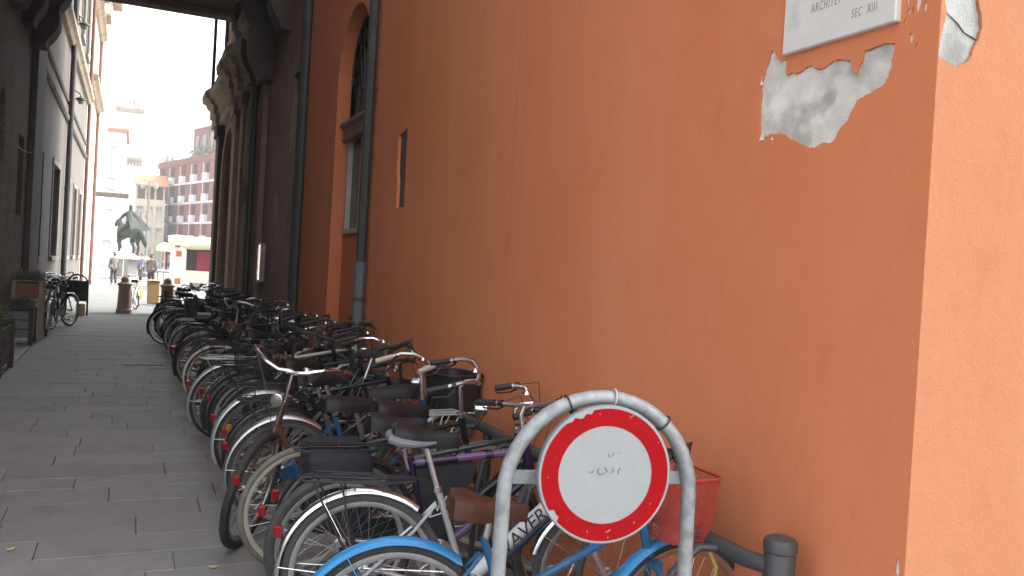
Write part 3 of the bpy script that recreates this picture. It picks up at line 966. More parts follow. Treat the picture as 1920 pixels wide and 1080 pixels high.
for a in (49.5, 54, 58.5, 63):
    for t in (0.9, 5.0, 9.0, 20.0):
        window(b4, F4, a, a + 1.3, t, t + 2.0, 0.22, M_FRAME_LT, mat('pale_pane', (0.62, 0.60, 0.54), 0.7, var=0.1, scale=5), 0.07, 1, 3, M_FRAME_LT)  # pale panes instead of dark glass, to lower the far windows' contrast
# hanging bar sign, lamps and cable on the left walls
hs = thing('projecting_sign', 'dark flat sign bar projecting from the left house over the lane', 'sign', (LX, 47.6, 4.52))
MB().cbox(0.02, 1.62, -0.05, 0.05, -0.12, 0.12, 0.01).build('board', mat('sign_brown', (0.13, 0.105, 0.085), 0.7, var=0.2, scale=5), hs, smooth=0)
MB().tube([(0, 0, 0.5), (1.3, 0, 0.12)], 0.015, 6).build('stay', M_IRON, hs)
MB().box(-0.02, 0.04, -0.1, 0.1, -0.2, 0.7).build('wall_plate', M_IRON, hs, smooth=0)
def wall_lamp(label, y_, z_, s):
    t = thing('wall_lamp', label, 'lamp', (LX, y_, z_))
    MB().tube([(0, 0, 0.15 * s), (0.12 * s, 0, 0.22 * s), (0.3 * s, 0, 0.1 * s), (0.34 * s, 0, 0)], 0.018, 6).build('bracket', M_IRON, t)
    MB().lathe([(0.03 * s, 0), (0.19 * s, -0.08 * s), (0.20 * s, -0.12 * s), (0.17 * s, -0.12 * s)], (0.34 * s, 0, 0), 14).build('shade', M_IRON, t)
    MB().lathe([(0.10 * s, -0.10 * s), (0.12 * s, -0.2 * s), (0.05 * s, -0.28 * s)], (0.34 * s, 0, 0), 12).build('glass_globe', mat('lamp_glass', (0.22, 0.22, 0.21), 0.3), t)
wall_lamp('black bracket lamp high on the grey palazzo, upper of two', 28.3, 8.35, 0.85)
wall_lamp('black bracket lamp at mid height on the grey palazzo, lower of two', 28.9, 6.25, 0.8)
cbl = MB()
cbl.tube([(LX + 0.05, 13.0 + i * 0.8, 3.50 - 0.25 * math.sin(math.pi * i / 9) + 0.03 * i * 0.4) for i in range(10)], 0.008, 5)
tag(cbl.build('hanging_cable', mat('cable_grey', (0.35, 0.34, 0.32), 0.6)), 'thin grey cable sagging along the dark brick wall on the left', 'cable')

# ------------------------------------------------------------------ bicycles
def paint(name, c, rough=0.3, coat=0.25, metal=0.0):
    return mat('paint_' + name, c, rough, metal, var=0.12, scale=9, coat=coat, spec=0.35)
P = {
    'black': paint('black', (0.013, 0.013, 0.014)), 'blue': paint('blue', (0.015, 0.09, 0.20), 0.36), 'sky': paint('sky', (0.018, 0.17, 0.38), 0.36),
    'midblue': paint('midblue', (0.02, 0.085, 0.21)), 'silver': paint('silver', (0.50, 0.51, 0.53), 0.32, 0.3, 0.6), 'white': paint('white', (0.46, 0.46, 0.45)), 'cream': paint('cream', (0.58, 0.54, 0.42), 0.45),
    'mint': paint('mint', (0.50, 0.55, 0.43), 0.4), 'purple': paint('purple', (0.022, 0.008, 0.038), 0.36), 'brown': paint('brown', (0.085, 0.04, 0.026)), 'maroon': paint('maroon', (0.11, 0.018, 0.02)),
    'green': paint('green', (0.022, 0.04, 0.03)), 'grey': paint('grey', (0.10, 0.10, 0.105)), 'navy': paint('navy', (0.02, 0.03, 0.07)), 'red': paint('red', (0.35, 0.03, 0.03)),
}
M_RUB = mat('tyre_rubber', (0.024, 0.023, 0.022), 0.75, var=0.35, scale=14, bump=0.25, bscale=120, dirt=((0.06, 0.055, 0.05), 9, 0.6))
M_RUB_G = mat('grey_tyre_rubber', (0.045, 0.044, 0.043), 0.8, var=0.3, scale=14, bump=0.25, bscale=120)
M_RUB_B = mat('brown_tyre_rubber', (0.10, 0.05, 0.03), 0.8, var=0.3, scale=14, bump=0.2, bscale=120)
M_RUB_C = mat('cream_tyre_rubber', (0.42, 0.38, 0.28), 0.8, var=0.2, scale=14, bump=0.2, bscale=120)
M_RUB_C2 = mat('faded_cream_wall_tyre', (0.13, 0.122, 0.098), 0.8, var=0.2, scale=14)
M_RIM = mat('rim_alloy', (0.52, 0.52, 0.52), 0.33, 0.95, var=0.2, scale=18)
M_RIM_CREAM = mat('rim_cream', (0.46, 0.44, 0.35), 0.45, 0.3, var=0.15, scale=18)
M_RIM_WHITE = mat('rim_white', (0.46, 0.46, 0.45), 0.35, 0.6, var=0.1, scale=18)
M_SPOKE = mat('spoke_steel', (0.42, 0.42, 0.42), 0.35, 0.9)
M_SAD_BK = mat('black_saddle_vinyl', (0.010, 0.010, 0.012), 0.5, spec=0.3, var=0.2, scale=12, bump=0.15, bscale=150)
M_SAD_DB = mat('dark_brown_saddle', (0.011, 0.009, 0.010), 0.5, spec=0.3, var=0.25, scale=12, bump=0.15, bscale=150)
M_SAD_BR = mat('brown_leather', (0.062, 0.021, 0.011), 0.5, spec=0.3, var=0.3, scale=10, bump=0.2, bscale=120)
M_GRIP_BK = mat('black_grip', (0.016, 0.016, 0.016), 0.6)
M_GRIP_CR = mat('cream_grip', (0.48, 0.44, 0.33), 0.55)
M_GRIP_BR = mat('brown_grip', (0.15, 0.055, 0.03), 0.55, var=0.2, scale=30)
M_REFL = mat('red_reflector', (0.20, 0.006, 0.008), 0.35, coat=0.15, spec=0.2, var=0.15, scale=60)
M_REFA = mat('amber_reflector', (0.65, 0.25, 0.02), 0.3, coat=0.6)
M_BAG = mat('charcoal_nylon', (0.024, 0.024, 0.028), 0.8, spec=0.2, var=0.2, scale=20, bump=0.3, bscale=70)
M_BAG2 = mat('slate_nylon', (0.030, 0.031, 0.039), 0.8, spec=0.2, var=0.2, scale=20, bump=0.3, bscale=70)
M_BKPLA = mat('black_plastic', (0.02, 0.02, 0.02), 0.5, var=0.15, scale=20)
M_WICKER = mat('brown_wicker', (0.17, 0.075, 0.03), 0.8, var=0.4, scale=50, bump=0.6, bscale=150)
M_REDPLA = mat('red_plastic_mesh', (0.42, 0.05, 0.035), 0.45, var=0.1, scale=12)
M_LENS = mat('lamp_lens', (0.16, 0.16, 0.155), 0.15, coat=0.5)
M_PRINT = mat('black_print', (0.02, 0.02, 0.025), 0.4)
M_PRINT_V = mat('lilac_print', (0.13, 0.07, 0.17), 0.4)
M_PRINT_W = mat('white_print', (0.6, 0.6, 0.58), 0.5)

CACHE = {}
def cached(key, fn):
    if key not in CACHE:
        CACHE[key] = fn()
    return CACHE[key]

WB = 1.06
def wheel_meshes(Rw, tw, mt, mr, hq):
    key = (Rw, tw, mt.name, mr.name, hq)
    sg = 56 if hq else 36
    def tyre():
        rows = []
        for i in range(sg):
            a = 2 * math.pi * i / sg
            rows.append([((Rw - tw + tw * math.cos(q)) * math.cos(a), tw * 0.95 * math.sin(q), (Rw - tw + tw * math.cos(q)) * math.sin(a)) for q in [2 * math.pi * k / 9 for k in range(9)]])
        rows.append(rows[0])
        return MB().grid(rows, True).mesh('tyre', mt)
    def rim():
        r0 = Rw - 2 * tw
        prof = [(r0 + 0.008, -0.012), (r0 - 0.004, -0.0125), (r0 - 0.016, -0.008), (r0 - 0.019, 0), (r0 - 0.016, 0.008), (r0 - 0.004, 0.0125), (r0 + 0.008, 0.012)]
        rows = [[(r * math.cos(2 * math.pi * i / sg), w, r * math.sin(2 * math.pi * i / sg)) for r, w in prof] for i in range(sg + 1)]
        return MB().grid(rows).mesh('rim', mr)
    def spokes():
        b = MB()
        n = 32 if hq else 24
        for i in range(n):
            a = 2 * math.pi * i / n
            s = 1 if i % 2 else -1
            off = 1.25 * (1 if i % 4 < 2 else -1)
            ro = Rw - 2 * tw - 0.014
            b.tube([(0.022 * math.cos(a + off), s * 0.03, 0.022 * math.sin(a + off)), (ro * math.cos(a), s * 0.003, ro * math.sin(a))], 0.0012 if hq else 0.0016, 3, cap=False)
        b.lathe([(0.008, -0.062), (0.009, -0.036), (0.026, -0.034), (0.026, -0.028), (0.016, -0.022), (0.016, 0.022), (0.026, 0.028), (0.026, 0.034), (0.009, 0.036), (0.008, 0.062)], (0, 0, 0), 10, 'y')
        return b.mesh('wheel', M_SPOKE)
    return cached(key + ('s',), spokes), cached(key + ('t',), tyre), cached(key + ('r',), rim)

def saddle_mesh(kind, m):
    def f():
        secs = [(-0.135, 0.055, 0.022), (-0.125, 0.088, 0.032), (-0.08, 0.100, 0.032), (-0.03, 0.075, 0.016), (0.03, 0.042, 0.008), (0.09, 0.024, 0.004), (0.135, 0.018, 0.0), (0.150, 0.008, -0.008)]
        if kind == 'sport':
            secs = [(x, w * 0.82, z * 0.7) for x, w, z in secs]
        if kind == 'long':
            secs = [(-0.17, 0.060, 0.016), (-0.155, 0.075, 0.026), (-0.08, 0.080, 0.024), (0.0, 0.070, 0.020), (0.07, 0.055, 0.014), (0.12, 0.040, 0.008), (0.145, 0.022, -0.004)]
        rows = []
        for x, w, z in secs:
            r = []
            for k in range(13):
                a = math.pi * k / 12
                r.append((x, -w * math.cos(a), z - (0.074 - 0.10 * max(0, x)) + (0.074 - 0.10 * max(0, x)) * math.sin(a) ** 0.5 - (0.006 if 5 <= k <= 7 else 0)))
            r += [(x, w * 0.78, z - (0.078 - 0.10 * max(0, x))), (x, 0, z - 0.046), (x, -w * 0.78, z - (0.078 - 0.10 * max(0, x)))]
            rows.append(r)
        b = MB().grid(rows, True)
        n = len(rows[0])
        o = len(b.v)
        b.f.append(tuple(range(n)))
        b.f.append(tuple(range(o - n, o))[::-1])
        return b.mesh('saddle', m, smooth=50)
    return cached(('sad', kind, m.name), f)

def springs_mesh():
    def f():
        b = MB()
        for s in (-1, 1):
            b.tube([(-0.10, s * 0.055, -0.03), (-0.03, s * 0.022, -0.062), (0.05, s * 0.02, -0.06), (0.12, s * 0.008, -0.03)], 0.0035, 5)
            b.tube([(-0.10 + 0.016 * math.cos(t), s * 0.055 + 0.016 * math.sin(t), -0.085 + 0.0035 * t) for t in [i * 0.9 for i in range(17)]], 0.0028, 4)
        return b.mesh('springs', M_CHROME)
    return cached(('spr',), f)

def frame_mesh(kind, m, Rw):
    def f():
        b = MB()
        r = 0.0145 if kind != 'mtb' else 0.019
        bb, ra = Vector((0.44, 0, 0.275)), Vector((0, 0, Rw))
        st = Vector((0.295, 0, 0.70))
        ht, hb = Vector((0.868, 0, 0.80)), Vector((0.915, 0, 0.63))
        if kind == 'mtb':
            st = Vector((0.298, 0, 0.745))
        b.tube([bb, st], r, 9)
        b.tube([hb, ht], r + 0.005, 10)
        for s in (-1, 1):
            b.tube([(bb.x - 0.03, s * 0.025, bb.z), (0.25, s * 0.045, bb.z + 0.015), (0.0, s * 0.062, Rw)], 0.0085, 7)
            b.tube([(st.x - 0.004, s * 0.014, st.z - 0.06), (0.2, s * 0.042, st.z - 0.17), (0.0, s * 0.062, Rw)], 0.0075, 7)
            b.lathe([(0.016, -0.003), (0.016, 0.003)], (0, s * 0.066, Rw), 8, 'y')
        b.lathe([(0.021, -0.036), (0.021, 0.036)], bb, 10, 'y')
        if kind in ('diamond', 'mtb'):
            b.tube([st + Vector((0.01, 0, -0.03)), ht + Vector((0.008, 0, -0.03))], r, 9)
            b.tube([bb, hb + Vector((0, 0, 0.02))], r * 1.12, 9)
        elif kind == 'step':
            b.tube([hb + Vector((-0.005, 0, 0.03)), (0.82, 0, 0.50), (0.70, 0, 0.375), (0.58, 0, 0.315), bb], r * 1.2, 9)
            b.tube([ht + Vector((0.008, 0, -0.03)), (0.79, 0, 0.60), (0.66, 0, 0.47), (0.52, 0, 0.41), (0.405, 0, 0.39)], r * 0.95, 9)
        elif kind == 'mixte':
            b.tube([bb, hb + Vector((0, 0, 0.02))], r * 1.1, 9)
            b.tube([ht + Vector((0.01, 0, -0.04)), (0.375, 0, 0.47)], r, 9)
        elif kind == 'mono':
            b.tube([bb + Vector((0, 0, 0.02)), ht + Vector((0.012, 0, -0.05))], 0.02, 9)
        elif kind == 'loop':
            b.tube([hb + Vector((-0.005, 0, 0.06)), (0.84, 0, 0.56), (0.74, 0, 0.44), (0.62, 0, 0.385), (0.50, 0, 0.36), bb + Vector((0.0, 0, 0.02))], r * 1.35, 9)
        return b.mesh('frame', m)
    return cached(('frame', kind, m.name, Rw), f)

def fork_mesh(m, Rw, sus=False):
    def f():
        b = MB()
        for s in (-1, 1):
            if sus:
                b.tube([(0.93, s * 0.055, 0.60), (0.98, s * 0.055, 0.47)], 0.012, 8)
                b.tube([(0.975, s * 0.055, 0.49), (1.045, s * 0.055, Rw)], 0.017, 8)
            else:
                b.tube([(0.924, s * 0.036, 0.60), (0.955, s * 0.052, 0.52), (0.995, s * 0.056, 0.42), (1.03, s * 0.058, 0.365), (WB, s * 0.058, Rw)], [0.0135, 0.013, 0.011, 0.009, 0.008], 8)
        b.box(0.905, 0.945, -0.048, 0.048, 0.588, 0.616)
        return b.mesh('fork', m)
    return cached(('fork', m.name, Rw, sus), f)

def bar_meshes(kind, mb_, mg):
    H = {'city': 1.02, 'flat': 0.985, 'cruiser': 1.08, 'sport': 0.96}[kind]
    if kind == 'flat':
        half = [(0.93, 0, H), (0.935, 0.09, H + 0.004), (0.925, 0.20, H + 0.018), (0.90, 0.31, H + 0.022)]
        gr = [(0.915, 0.205, H + 0.02), (0.90, 0.315, H + 0.022)]
    elif kind == 'city':
        half = [(0.93, 0, H), (0.945, 0.05, H), (0.945, 0.13, H + 0.025), (0.91, 0.205, H + 0.055), (0.84, 0.255, H + 0.055), (0.76, 0.275, H + 0.03), (0.67, 0.285, H + 0.005)]
        gr = [(0.775, 0.272, H + 0.033), (0.66, 0.286, H + 0.002)]
    elif kind == 'sport':
        half = [(0.95, 0, H), (0.955, 0.10, H + 0.01), (0.93, 0.20, H + 0.03), (0.87, 0.27, H + 0.025), (0.79, 0.29, H)]
        gr = [(0.87, 0.27, H + 0.025), (0.78, 0.292, H - 0.002)]
    else:
        half = [(0.92, 0, H - 0.03), (0.94, 0.06, H - 0.02), (0.95, 0.14, H + 0.03), (0.93, 0.23, H + 0.06), (0.85, 0.30, H + 0.05), (0.74, 0.325, H + 0.01), (0.62, 0.335, H - 0.02)]
        gr = [(0.735, 0.326, H + 0.008), (0.60, 0.336, H - 0.024)]
    def bar():
        b = MB()
        full = [(x, -y_, z) for x, y_, z in half[::-1]] + half[1:]
        b.tube(full, 0.0115, 8)
        b.tube([(0.868, 0, 0.80), (0.845, 0, H - 0.04), (0.87, 0, H - 0.01), (0.935, 0, H)], [0.0125, 0.0125, 0.013, 0.014], 8)
        b.lathe([(0.02, -0.012), (0.02, 0.012)], (0.866, 0, 0.812), 10)
        return b.mesh('handlebar', mb_)
    def grip(s):
        a, c = gr
        return MB().tube([(a[0], s * a[1], a[2]), ((a[0] + c[0]) / 2, s * (a[1] + c[1]) / 2, (a[2] + c[2]) / 2), (c[0], s * c[1], c[2])], [0.0165, 0.0175, 0.0165], 9).mesh('grip', mg)
    def lever(s):
        a, c = gr
        d = Vector((c[0] - a[0], s * (c[1] - a[1]), c[2] - a[2])).normalized()
        p0 = Vector((a[0], s * a[1], a[2])) - d * 0.03
        fw = Vector((0.05, 0, -0.035)) if kind == 'flat' else Vector((0.02, s * 0.03, -0.04))
        b = MB().tube([p0, p0 + fw * 0.6 + d * 0.01, p0 + fw + d * 0.05, p0 + fw * 0.75 + d * 0.13], [0.010, 0.007, 0.005, 0.0045], 6)
        b.lathe([(0.0155, -0.012), (0.0155, 0.012)], p0, 8, 'y' if kind == 'flat' else 'x')
        # cable
        b.tube([p0 - d * 0.01, p0 + Vector((0.11, -s * 0.05, 0.03)), Vector((1.0, s * 0.05, 0.86)), Vector((0.93, s * 0.03, 0.70))], 0.0026, 4)
        return b.mesh('brake_lever', M_BKPLA)
    k = ('bar', kind, mb_.name, mg.name)
    return cached(k, bar), [cached(k + ('g', s), lambda s=s: grip(s)) for s in (-1, 1)], [cached(k + ('l', s), lambda s=s: lever(s)) for s in (-1, 1)]

def guard_mesh(m, Rw, a0, a1, stays):
    """mudguard arc about the axle; angles from +x, counter-clockwise seen from -y"""
    def f():
        b = MB()
        rg = Rw + 0.018
        rows = []
        n = 26
        for i in range(n + 1):
            a = R(a0 + (a1 - a0) * i / n)
            row = []
            for w, d in ((-0.028, -0.016), (-0.024, -0.004), (-0.012, 0.003), (0, 0.0045), (0.012, 0.003), (0.024, -0.004), (0.028, -0.016)):
                row.append(((rg + d) * math.cos(a), w, (rg + d) * math.sin(a)))
            rows.append(row + [(p[0] * 0.994, p[1] * 0.93, p[2] * 0.994) for p in row[::-1]])
        b.grid(rows, True)
        for a in stays:
            for s in (-1, 1):
                b.tube([(0, s * 0.066, 0), ((rg - 0.012) * math.cos(R(a)), s * 0.03, (rg - 0.012) * math.sin(R(a)))], 0.0025, 4)
        return b.mesh('mudguard', m, smooth=50)
    return cached(('guard', m.name, Rw, a0, a1, tuple(stays)), f)

def rack_mesh(m, Rw):
    def f():
        b = MB()
        z = 2 * Rw + 0.055
        pts = [(0.20, 0.035, z + 0.005), (0.10, 0.06, z), (-0.24, 0.06, z), (-0.28, 0.035, z + 0.002)]
        b.tube(pts + [(x, -y_, zz) for x, y_, zz in pts[::-1]], 0.0055, 6)
        b.tube([(0.24, 0, z + 0.006), (-0.27, 0, z + 0.001)], 0.0045, 5)
        for x in (0.08, -0.06, -0.2):
            b.tube([(x, -0.06, z), (x, 0.06, z)], 0.0045, 5)
        for s in (-1, 1):
            b.tube([(-0.02, s * 0.07, Rw), (-0.10, s * 0.065, z - 0.02), (-0.11, s * 0.06, z)], 0.0048, 5)
            b.tube([(-0.02, s * 0.07, Rw), (-0.21, s * 0.065, z - 0.02), (-0.22, s * 0.06, z)], 0.0048, 5)
        # spring clip
        b.tube([(0.02, -0.045, z + 0.012), (-0.22, -0.045, z + 0.018), (-0.22, 0.045, z + 0.018), (0.02, 0.045, z + 0.012)], 0.004, 5)
        return b.mesh('rear_rack', m)
    return cached(('rack', m.name, Rw), f)

def wire_basket(key, m, x0, x1, yw, z0, z1, taper, nw, nh, r, r_rim):
    def f():
        b = MB()
        def pt(u_, t):
            k = 1 - taper * (1 - t)
            cx, hx = (x0 + x1) / 2, (x1 - x0) / 2 * k
            hy = yw / 2 * k
            a = u_ * 2 * math.pi
            c, s = math.cos(a), math.sin(a)
            e = 0.45
            return (cx + hx * math.copysign(abs(c) ** e, c), hy * math.copysign(abs(s) ** e, s), z0 + (z1 - z0) * t)
        for i in range(nw):
            b.tube([pt(i / nw, 0), pt(i / nw, 1)], r, 4, cap=False)
        for j in range(nh + 1):
            b.tube([pt(i / 36, j / nh) for i in range(36)], r_rim if j == nh else r, 5 if j == nh else 4, closed=True)
        k = 1 - taper
        for i in range(9):
            xx = (x0 + x1) / 2 + (x1 - x0) / 2 * k * (i / 4 - 1) * 0.9
            b.tube([(xx, -yw / 2 * k * 0.95, z0), (xx, yw / 2 * k * 0.95, z0)], r, 4, cap=False)
        return b.mesh('basket', m)
    return cached(('bask', key, m.name), f)

def shell_basket(m):
    """woven basket with thick walls and a rolled rim"""
    def f():
        b = MB()
        ring = lambda k, z: [(1.10 + 0.15 * k * math.copysign(abs(math.cos(a)) ** 0.5, math.cos(a)), 0.19 * k * math.copysign(abs(math.sin(a)) ** 0.5, math.sin(a)), z) for a in [2 * math.pi * i / 36 for i in range(36)]]
        rows = [ring(0.82 + 0.18 * t + (0.012 if i % 2 else 0), 0.72 + 0.24 * t) for i, t in enumerate([j / 10 for j in range(11)])]
        rows += [ring(0.94, 0.96), ring(0.8, 0.73), ring(0.05, 0.73)]
        b.grid(rows, True)
        b.tube(ring(1.0, 0.965), 0.012, 6, closed=True)
        return b.mesh('basket', m, smooth=50)
    return cached(('shell', m.name), f)

def puffy(x0, x1, y0, y1, z0, z1, m, name, seed, wr=0.006):
    """soft stuffed bag: a rounded box with sagging, wrinkled faces"""
    rr = random.Random(seed)
    ph = [rr.uniform(0, 6) for _ in range(6)]
    bm = bmesh.new()
    bmesh.ops.create_cube(bm, size=2)
    bmesh.ops.subdivide_edges(bm, edges=list(bm.edges), cuts=7, use_grid_fill=True)
    c = Vector(((x0 + x1) / 2, (y0 + y1) / 2, (z0 + z1) / 2))
    h = Vector(((x1 - x0) / 2, (y1 - y0) / 2, (z1 - z0) / 2))
    for v in bm.verts:
        n = v.co.copy()
        k = (abs(n.x) ** 6 + abs(n.y) ** 6 + abs(n.z) ** 6) ** (1 / 6)
        n = n / k
        w = wr * (math.sin(n.x * 5 + n.z * 7 + ph[0]) + math.sin(n.z * 11 - n.x * 4 + ph[1]) + 0.7 * math.sin(n.x * 13 + ph[2]))
        p = Vector((c.x + n.x * h.x * (1 + 0.05 * n.z), c.y + n.y * h.y * (1 - 0.22 * max(0, n.z)), c.z + n.z * h.z))
        v.co = p + v.co.normalized() * w
    me = bpy.data.meshes.new(name)
    bm.to_mesh(me)
    bm.free()
    me.shade_smooth()
    me.materials.append(m)
    return me

N_BIKE = [0]
def bike(label, pos, head=0.0, lean=2.0, rev=False, frame='step', col='black', steer=0.0, Rw=0.34, tw=0.018, tyre=None, rim=None, guards='black', bar='city', barm=None, grip=None,
         saddle='city', sadm=None, rack=None, basket=None, light=True, refl=True, chain=True, pannier=False, sus=False, hq=True, sz=0.0, forkm=None, extra=None, scale=1.0, sadx=0.0):
    tyre = tyre or M_RUB
    rim = rim or M_RIM
    barm = barm or random.Random(label + 'b').choice((M_CHROME, M_ALU, M_IRON, M_IRON, M_IRON) if pos[1] > 6.5 else (M_CHROME, M_ALU, M_IRON))
    grip = grip or M_GRIP_BK
    sadm = sadm or M_SAD_BK
    rj = random.Random(label)
    if steer == 0.0:
        steer = rj.uniform(-26, 26)
    sz = round(sz + rj.choice((-0.045, -0.02, 0, 0.02, 0.035)), 3)
    lean += rj.uniform(-2.5, 2.5)
    head += rj.uniform(-4, 4) if hq is False else 0
    if scale == 1.0:
        scale = rj.uniform(0.955, 1.035) if pos[1] > 5 else 1.0
    pm = P[col]
    t = thing('bicycle', label, 'bicycle', group='bicycles parked in the alley')
    ang = R(head) + (math.pi if rev else 0)
    x, y_ = pos
    if rev:   # pos is the front axle then
        x -= WB * scale * math.cos(ang)
        y_ -= WB * scale * math.sin(ang)
    t.matrix_world = Matrix.Translation((x, y_, 0.0)) @ Matrix.Rotation(ang, 4, 'Z') @ Matrix.Rotation(R(lean) * (-1 if rev else 1), 4, 'X') @ Matrix.Scale(scale, 4)
    ax = Vector((0.868 - 0.915, 0, 0.80 - 0.63)).normalized()
    hp = Vector((0.868, 0, 0.80))
    S = Matrix.Translation(hp) @ Matrix.Rotation(R(steer), 4, ax) @ Matrix.Translation(-hp)
    I4 = Matrix.Identity(4)
    link('frame', frame_mesh(frame, pm, Rw), t)
    fk = link('fork', fork_mesh(P[forkm] if forkm else pm, Rw, sus), t, S)
    sp, ty, rm = wheel_meshes(Rw, tw, tyre, rim, hq)
    for M0 in (Matrix.Translation((0, 0, Rw)) @ Matrix.Rotation(random.uniform(0, 6), 4, 'Y'), S @ Matrix.Translation((WB, 0, Rw)) @ Matrix.Rotation(random.uniform(0, 6), 4, 'Y')):
        w = link('wheel', sp, t, M0)
        link('tyre', ty, w)
        link('rim', rm, w)
    bm_, gm_, lm_ = bar_meshes(bar, barm, grip)
    hb = link('handlebar', bm_, t, S)
    for g_ in gm_:
        link('grip', g_, hb)
    for l_ in lm_:
        link('brake_lever', l_, hb)
    H = 0.88 + sz
    sm = saddle_mesh(saddle, sadm)
    so = link('saddle', sm, t, Matrix.Translation((0.225 + sadx, 0, H + 0.05)) @ Matrix.Rotation(R(random.uniform(-2, 3)), 4, 'Y'))
    link('springs', springs_mesh(), so)
    link('seat_post', cached(('post', sz, sadx), lambda: MB().tube([(0.30, 0, 0.68), (0.30 - (H - 0.69) * 0.343 + sadx * 0.6, 0, H)], 0.0125, 8).mesh('seat_post', M_ALU)), t)
    if guards:
        gm = P[guards] if guards in P else guards
        link('mudguard', guard_mesh(gm, Rw, 52, 205, (205 - 30, 120)), t, Matrix.Translation((0, 0, Rw)))
        link('mudguard', guard_mesh(gm, Rw, 28, 165, (150,)), t, S @ Matrix.Translation((WB, 0, Rw)))
    if rack:
        link('rear_rack', rack_mesh(rack, Rw), t)
    if refl and (pos[1] < 8 or rj.random() < 0.4):
        z = Rw + 0.17
        link('reflector', cached(('refl', Rw), lambda: MB().cbox(-0.372, -0.338, -0.018, 0.018, z - 0.024, z + 0.026, 0.006).mesh('reflector', M_REFL, smooth=0)), t)
    def crank():
        b = MB()
        c = (0.44, 0, 0.275)
        b.lathe([(0.088, -0.052), (0.092, -0.050), (0.088, -0.047), (0.066, -0.048)], c, 28, 'y', cap=False)
        for k in range(5):
            a = 2 * math.pi * k / 5
            b.tube([(c[0], -0.05, c[2]), (c[0] + 0.085 * math.cos(a), -0.05, c[2] + 0.085 * math.sin(a))], 0.006, 4)
        b.tube([(c[0], -0.062, c[2]), (c[0] + 0.12, -0.075, c[2] - 0.11)], [0.012, 0.009], 6)
        b.tube([(c[0], 0.058, c[2]), (c[0] - 0.12, 0.072, c[2] + 0.11)], [0.012, 0.009], 6)
        b.tube([(c[0], -0.062, c[2]), (c[0], 0.062, c[2])], 0.010, 6)
        # chain runs
        for zz in (0.085, -0.085):
            b.tube([(c[0], -0.05, c[2] + zz), (0.0, -0.045, Rw + zz * 0.4)], 0.004, 4)
        return b.mesh('crank', M_ALU)
    cr = link('crank', cached(('crank', Rw), crank), t)
    for s, x_, z_ in ((-1, 0.56, 0.165), (1, 0.32, 0.385)):
        link('pedal', cached(('pedal', s), lambda: MB().cbox(x_ - 0.045, x_ + 0.045, s * 0.075 if s > 0 else -0.165, s * 0.165 if s > 0 else -0.075, z_ - 0.011, z_ + 0.011, 0.004).mesh('pedal', M_BKPLA, smooth=0)), cr)
    if chain:
        def cg():
            poly = [(0.55, 0.275), (0.53, 0.345), (0.47, 0.385), (0.40, 0.385), (0.02, Rw + 0.055), (-0.04, Rw + 0.02), (-0.03, Rw - 0.03), (0.38, 0.255), (0.46, 0.235)]
            return MB().prism(poly, lambda a, z_: (a, -0.066, z_), lambda a, z_: (a, -0.056, z_)).mesh('chain_guard', pm if chain is True else chain, smooth=0)
        link('chain_guard', cached(('cg', col, Rw, str(chain)), cg), t)
    link('kickstand', cached(('kick', Rw), lambda: MB().tube([(0.05, 0.075, Rw - 0.06), (0.03, 0.14, 0.16), (0.0, 0.20, 0.012)], 0.008, 6).mesh('kickstand', M_ALU)), t)
    if light:
        ho = link('headlight', cached(('lamp',), lambda: MB().lathe([(0.010, -0.055), (0.026, -0.045), (0.036, -0.01), (0.038, 0.02), (0.034, 0.022)], (0.985, 0, 0.86), 14, 'x').tube([(0.905, 0, 0.83), (0.96, 0, 0.83)], 0.006, 5).mesh('headlight', M_CHROME)), t, S)
        link('lens', cached(('lens',), lambda: MB().lathe([(0.034, 0.019), (0.026, 0.026), (0.010, 0.030)], (0.985, 0, 0.86), 14, 'x').mesh('lens', M_LENS)), ho)
        link('bell', cached(('bell', bar), lambda: MB().lathe([(0.026, 0), (0.024, 0.012), (0.016, 0.02), (0.004, 0.024)], (0.925, 0.11, {'city': 1.045, 'flat': 1.0, 'cruiser': 1.10, 'sport': 0.98}[bar]), 12).mesh('bell', M_CHROME)), hb)
    if basket == 'black':
        link('basket', wire_basket('b', M_IRON, 0.98, 1.28, 0.36, 0.74, 0.97, 0.18, 40, 7, 0.0022, 0.005), t, S)
    elif basket == 'wicker':
        link('basket', shell_basket(M_WICKER), t, S)
    elif basket == 'red':
        link('basket', wire_basket('r', M_REDPLA, 0.90, 1.13, 0.32, 0.70, 0.935, 0.22, 120, 30, 0.0015, 0.006), t, S)
    elif basket == 'solid':
        link('basket', shell_basket(M_BKPLA), t, S)
    if pannier:
        pn = M_BAG2 if pannier == 2 else M_BAG
        for s in (-1, 1):
            ya, yb_ = (0.070, 0.200) if s > 0 else (-0.200, -0.070)
            o = link('pannier_bag', cached(('pan', s, pn.name), lambda: puffy(-0.22, 0.06, ya, yb_, 0.36, 0.735, pn, 'pannier_bag', s + 5)), t)
            link('flap', cached(('flap', s, pn.name), lambda: puffy(-0.228, 0.068, ya - 0.006, yb_ + 0.006, 0.585, 0.752, M_BAG, 'flap', s + 9, 0.003)), o)
            for xx in (-0.16, -0.01):
                link('strap', cached(('strap', s, xx), lambda: MB().box(xx - 0.012, xx + 0.012, s * 0.2, s * 0.214, 0.48, 0.66).mesh('strap', M_BKPLA, smooth=0)), o)
    if extra:
        extra(t, S)
    N_BIKE[0] += 1
    return t

